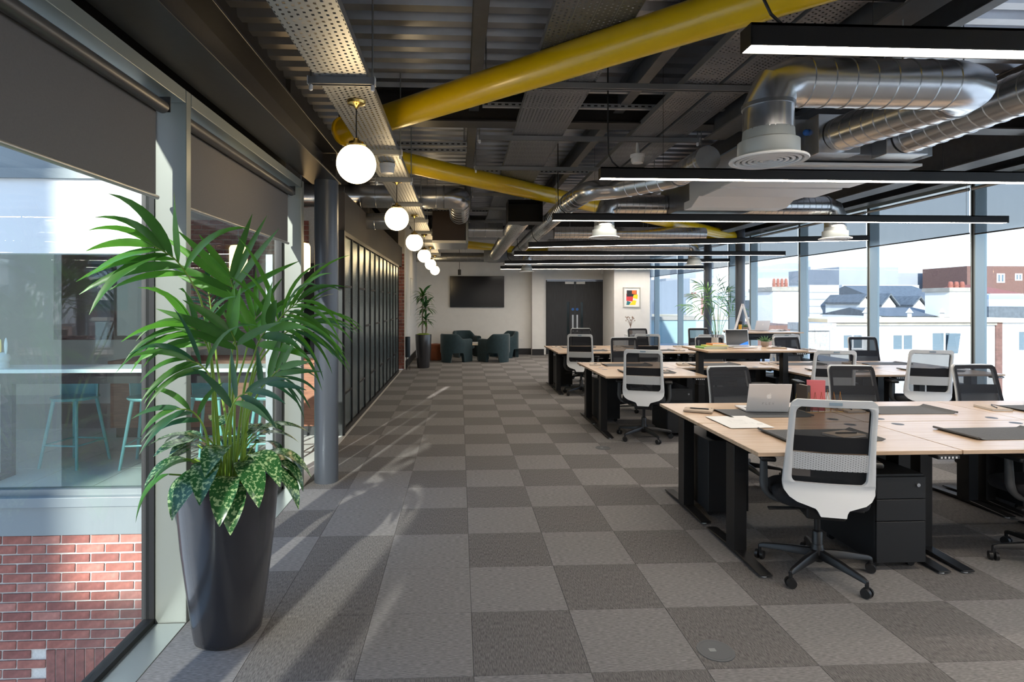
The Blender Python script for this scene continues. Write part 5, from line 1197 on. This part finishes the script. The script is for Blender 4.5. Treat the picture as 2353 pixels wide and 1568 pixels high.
for k in range(9): MB().b2(0, cl['w'], -.03, 0, cl['h']-.55-.5*k, cl['h']-.5-.5*k).build('cladding_joint', 'render_grey', cl)
wc = block('white_classical_building', 'bright white stone building with cornice beyond the third window', 1862, 1930, 598, 80, 20, 'render_white')
for k in range(3): MB().b2(-.4, wc['w']+.4, -.7, 0, wc['h']-1.6-4.4*k, wc['h']-1.0-4.4*k).build('cornice', 'render_pale', wc)
for k in range(4): MB().b2(.5+1.0*k, 1.1+1.0*k, -.1, .05, wc['h']-4.6, wc['h']-2.6).build('window', 'win_glass', wc)
def pitched(label, u0, u1, v_e, v_r, y, depth, m, wallm, group='slate roofs'):
    x0, x1 = X_(u0, y), X_(u1, y); ze = Z_(u0, v_e, y); zr = Z_(u0, v_r, y+depth/2)
    t = thing('pitched_roof_house', label, 'building', (x0, y, -9.2), 0, group); w = x1-x0
    MB().b2(0, w, 0, depth, 0, ze+9.2).build('walls', wallm, t)
    MB().prism([(-.3, ze+9.2), (depth+.3, ze+9.2), (depth/2, zr+9.2)], 0, w, 'x').build('roof', m, t)
    return t
def gable(label, u0, u1, v_e, v_r, y, depth, m, wallm, group='gabled houses'):
    x0, x1 = X_(u0, y), X_(u1, y); ze = Z_(u0, v_e, y); zr = Z_(u0, v_r, y); w = x1-x0
    t = thing('gabled_house', label, 'building', (x0, y, -9.2), 0, group)
    MB().prism([(0, 0), (w, 0), (w, ze+9.2), (w/2, zr+9.2), (0, ze+9.2)], 0, depth, 'y').build('walls', wallm, t)
    for s in (0, 1):
        a = (w/2, zr+9.3); b = (-.15, ze+9.15) if s == 0 else (w+.15, ze+9.15); MB().prism([a, b, (b[0], b[1]+.12), (a[0], a[1]+.12)], -.2, depth, 'y').build('roof_slope', m, t)
    return t
pitched('long slate roof in front of the grey blocks', 2022, 2190, 692, 657, 42, 8, 'slate', 'render_white')
pitched('low slate roof strip behind the white building parapet', 2024, 2182, 727, 707, 30, 5, 'slate', 'render_white')
gable('small white gable at the left of the slate roofs', 1976, 2000, 697, 684, 36, 3.5, 'slate', 'render_white'); gable('white gable in the middle of the slate roofs', 2026, 2058, 703, 682, 36, 3.5, 'slate', 'render_white'); gable('right white gable below the long slate roof', 2098, 2124, 703, 688, 36, 3.5, 'slate', 'render_white')
def chimney(label, u0, u1, v0, y, n, up0, up1, vp, m='render_white', wide=1.6, bot=-9.2):
    x0, x1 = X_(u0, y), X_(u1, y); z = Z_(u0, v0, y)
    t = thing('chimney_stack', label, 'chimney', (x0, y, bot), 0, 'chimney stacks'); w = x1-x0
    MB().b2(0, w, 0, wide, 0, z-bot).build('stack', m, t); MB().b2(-.1, w+.1, -.1, wide+.1, z-bot, z-bot+.2).build('capping', 'coping', t)
    for i in range(n):
        x = X_(up0+(up1-up0)*(i+.5)/n, y)-x0; r = (X_(up1, y)-X_(up0, y))/n*.44; h = Z_(u0, vp, y)-z-.2
        MB().lathe([(r*.95, 0), (r*.9, h*.3), (r, h*.32), (r, h*.45), (r*.85, h*.47), (r*.85, h*.75), (r*.6, h*.95), (r*.1, h)], 14, (x, .5, z-bot+.2)).build('chimney_pot', 'terracotta', t, smooth=True)
chimney('white chimney stack with four red pots outside the fourth window', 1776, 1836, 669, 27, 4, 1787, 1824, 639)
chimney('white chimney stack with three red pots beside the nearest mullion', 2182, 2236, 670, 29, 3, 2196, 2236, 646, bot=wb1['z']+wb1['h']+.16)
chimney('brick chimney stack beyond the far column', 1742, 1760, 672, 32, 0, 0, 0, 0, 'brick_far', .8); chimney('pale chimney stack seen past the picture wall', 1592, 1610, 682, 38, 2, 1594, 1608, 672, 'render_white', 1.2); chimney('orange brick chimney stack seen past the picture wall', 1609, 1620, 684, 40, 0, 0, 0, 0, 'terracotta', .8)
rb1 = block('red_brown_building', 'brown brick building with white windows at the upper right', 2222, 2400, 612, 60, 6, 'brick_far'); win(rb1, 2290, 2308, 629, 650, fr=.12); win(rb1, 2332, 2348, 629, 645, fr=.12)
hp = thing('hipped_roof', 'red hipped tile roof at the right picture edge', 'roof', (X_(2276, 44), 44, -9.2)); w = X_(2352, 44)-X_(2276, 44); ze = Z_(2276, 675, 44)+9.2; zr = Z_(2276, 651, 44)+9.2
MB().add([(0, 0, ze), (w, 0, ze), (w, 8, ze), (0, 8, ze), (w*.5, 3, zr), (w*.52, 5, zr)], [(0, 1, 4), (1, 2, 5, 4), (2, 3, 5), (3, 0, 4, 5), (3, 2, 1, 0)]).build('tiles', 'terracotta', hp); MB().b2(0, w, 0, 8, 0, ze).build('walls', 'render_white', hp)
block('blue_roofed_shed', 'low blue grey roof strip below the red roof', 2272, 2420, 705, 34, 3.5, 'slate'); block('white_strip_building', 'white strip of glazing above the low blue roof', 2272, 2420, 688, 38, 1.8, 'render_pale'); block('dark_strip_building', 'dark blue band of roof under the red hipped roof', 2272, 2420, 678, 40, 3.5, 'steel_blue')
wh = block('white_house', 'white house with small windows left of the second chimney', 2166, 2226, 622, 73, 3, 'render_white'); win(wh, 2174, 2180, 636, 648, 0, 'render_grey', fr=.1); win(wh, 2186, 2191, 636, 648, 0, 'render_grey', fr=.1); win(wh, 2200, 2206, 634, 648, 0, 'render_grey', fr=.1)
# far left part of the view
b1 = block('distant_pale_tower', 'pale rendered tower seen past the picture wall', 1585, 1640, 640, 60, 10, 'render_pale'); b2 = block('distant_dark_block', 'dark grey windowed block seen past the picture wall', 1530, 1588, 640, 71, 10, 'render_grey'); b3 = block('distant_white_block', 'white block behind the door mullions at the far windows', 1640, 1740, 600, 66, 14, 'render_white')
for r_ in range(3):
    for c_ in range(3): win(b2, 1536+17*c_, 1545+17*c_, 652+24*r_, 666+24*r_, 0, 'render_pale', fr=.15)
b4 = block('distant_grey_office', 'grey office block with horizontal bands behind the fourth window', 1740, 1862, 626, 70, 16, 'steel_blue'); MB().b2(0, b4['w'], -.2, 0, b4['h']-2.2, b4['h']-.8).build('white_band', 'render_white', b4); MB().b2(0, b4['w'], -.2, 0, b4['h']-5.6, b4['h']-4.4).build('white_band', 'render_white', b4)
block('slate_mansard', 'dark slate roof behind the four pot chimney', 1742, 1782, 690, 33, 4, 'slate'); block('pale_roofscape', 'bright pale roof left of the four pot chimney', 1738, 1800, 668, 46, 8, 'render_white')
tp = thing('terrace_parapet', 'blue green terrace parapet with stone coping outside the far windows', 'parapet', (7.5, 24.5, -9.2)); mat('parapet_green', (.22, .33, .36), .7, noise=.1, nscale=2)
MB().b2(0, 4.5, 0, .3, 0, 10.05).build('wall', 'parapet_green', tp); MB().b2(-.1, 4.6, -.08, .4, 10.05, 10.2).build('coping', 'coping', tp)
struct('floor_terrace', MB().b2(7.16, 12, 12.9, 24.5, -.5, -.15).build('floor_terrace', 'granite'))
for o in bpy.data.objects:
    for k in ('w', 'h', 'x0', 'y', 'z'):
        if k in o: del o[k]
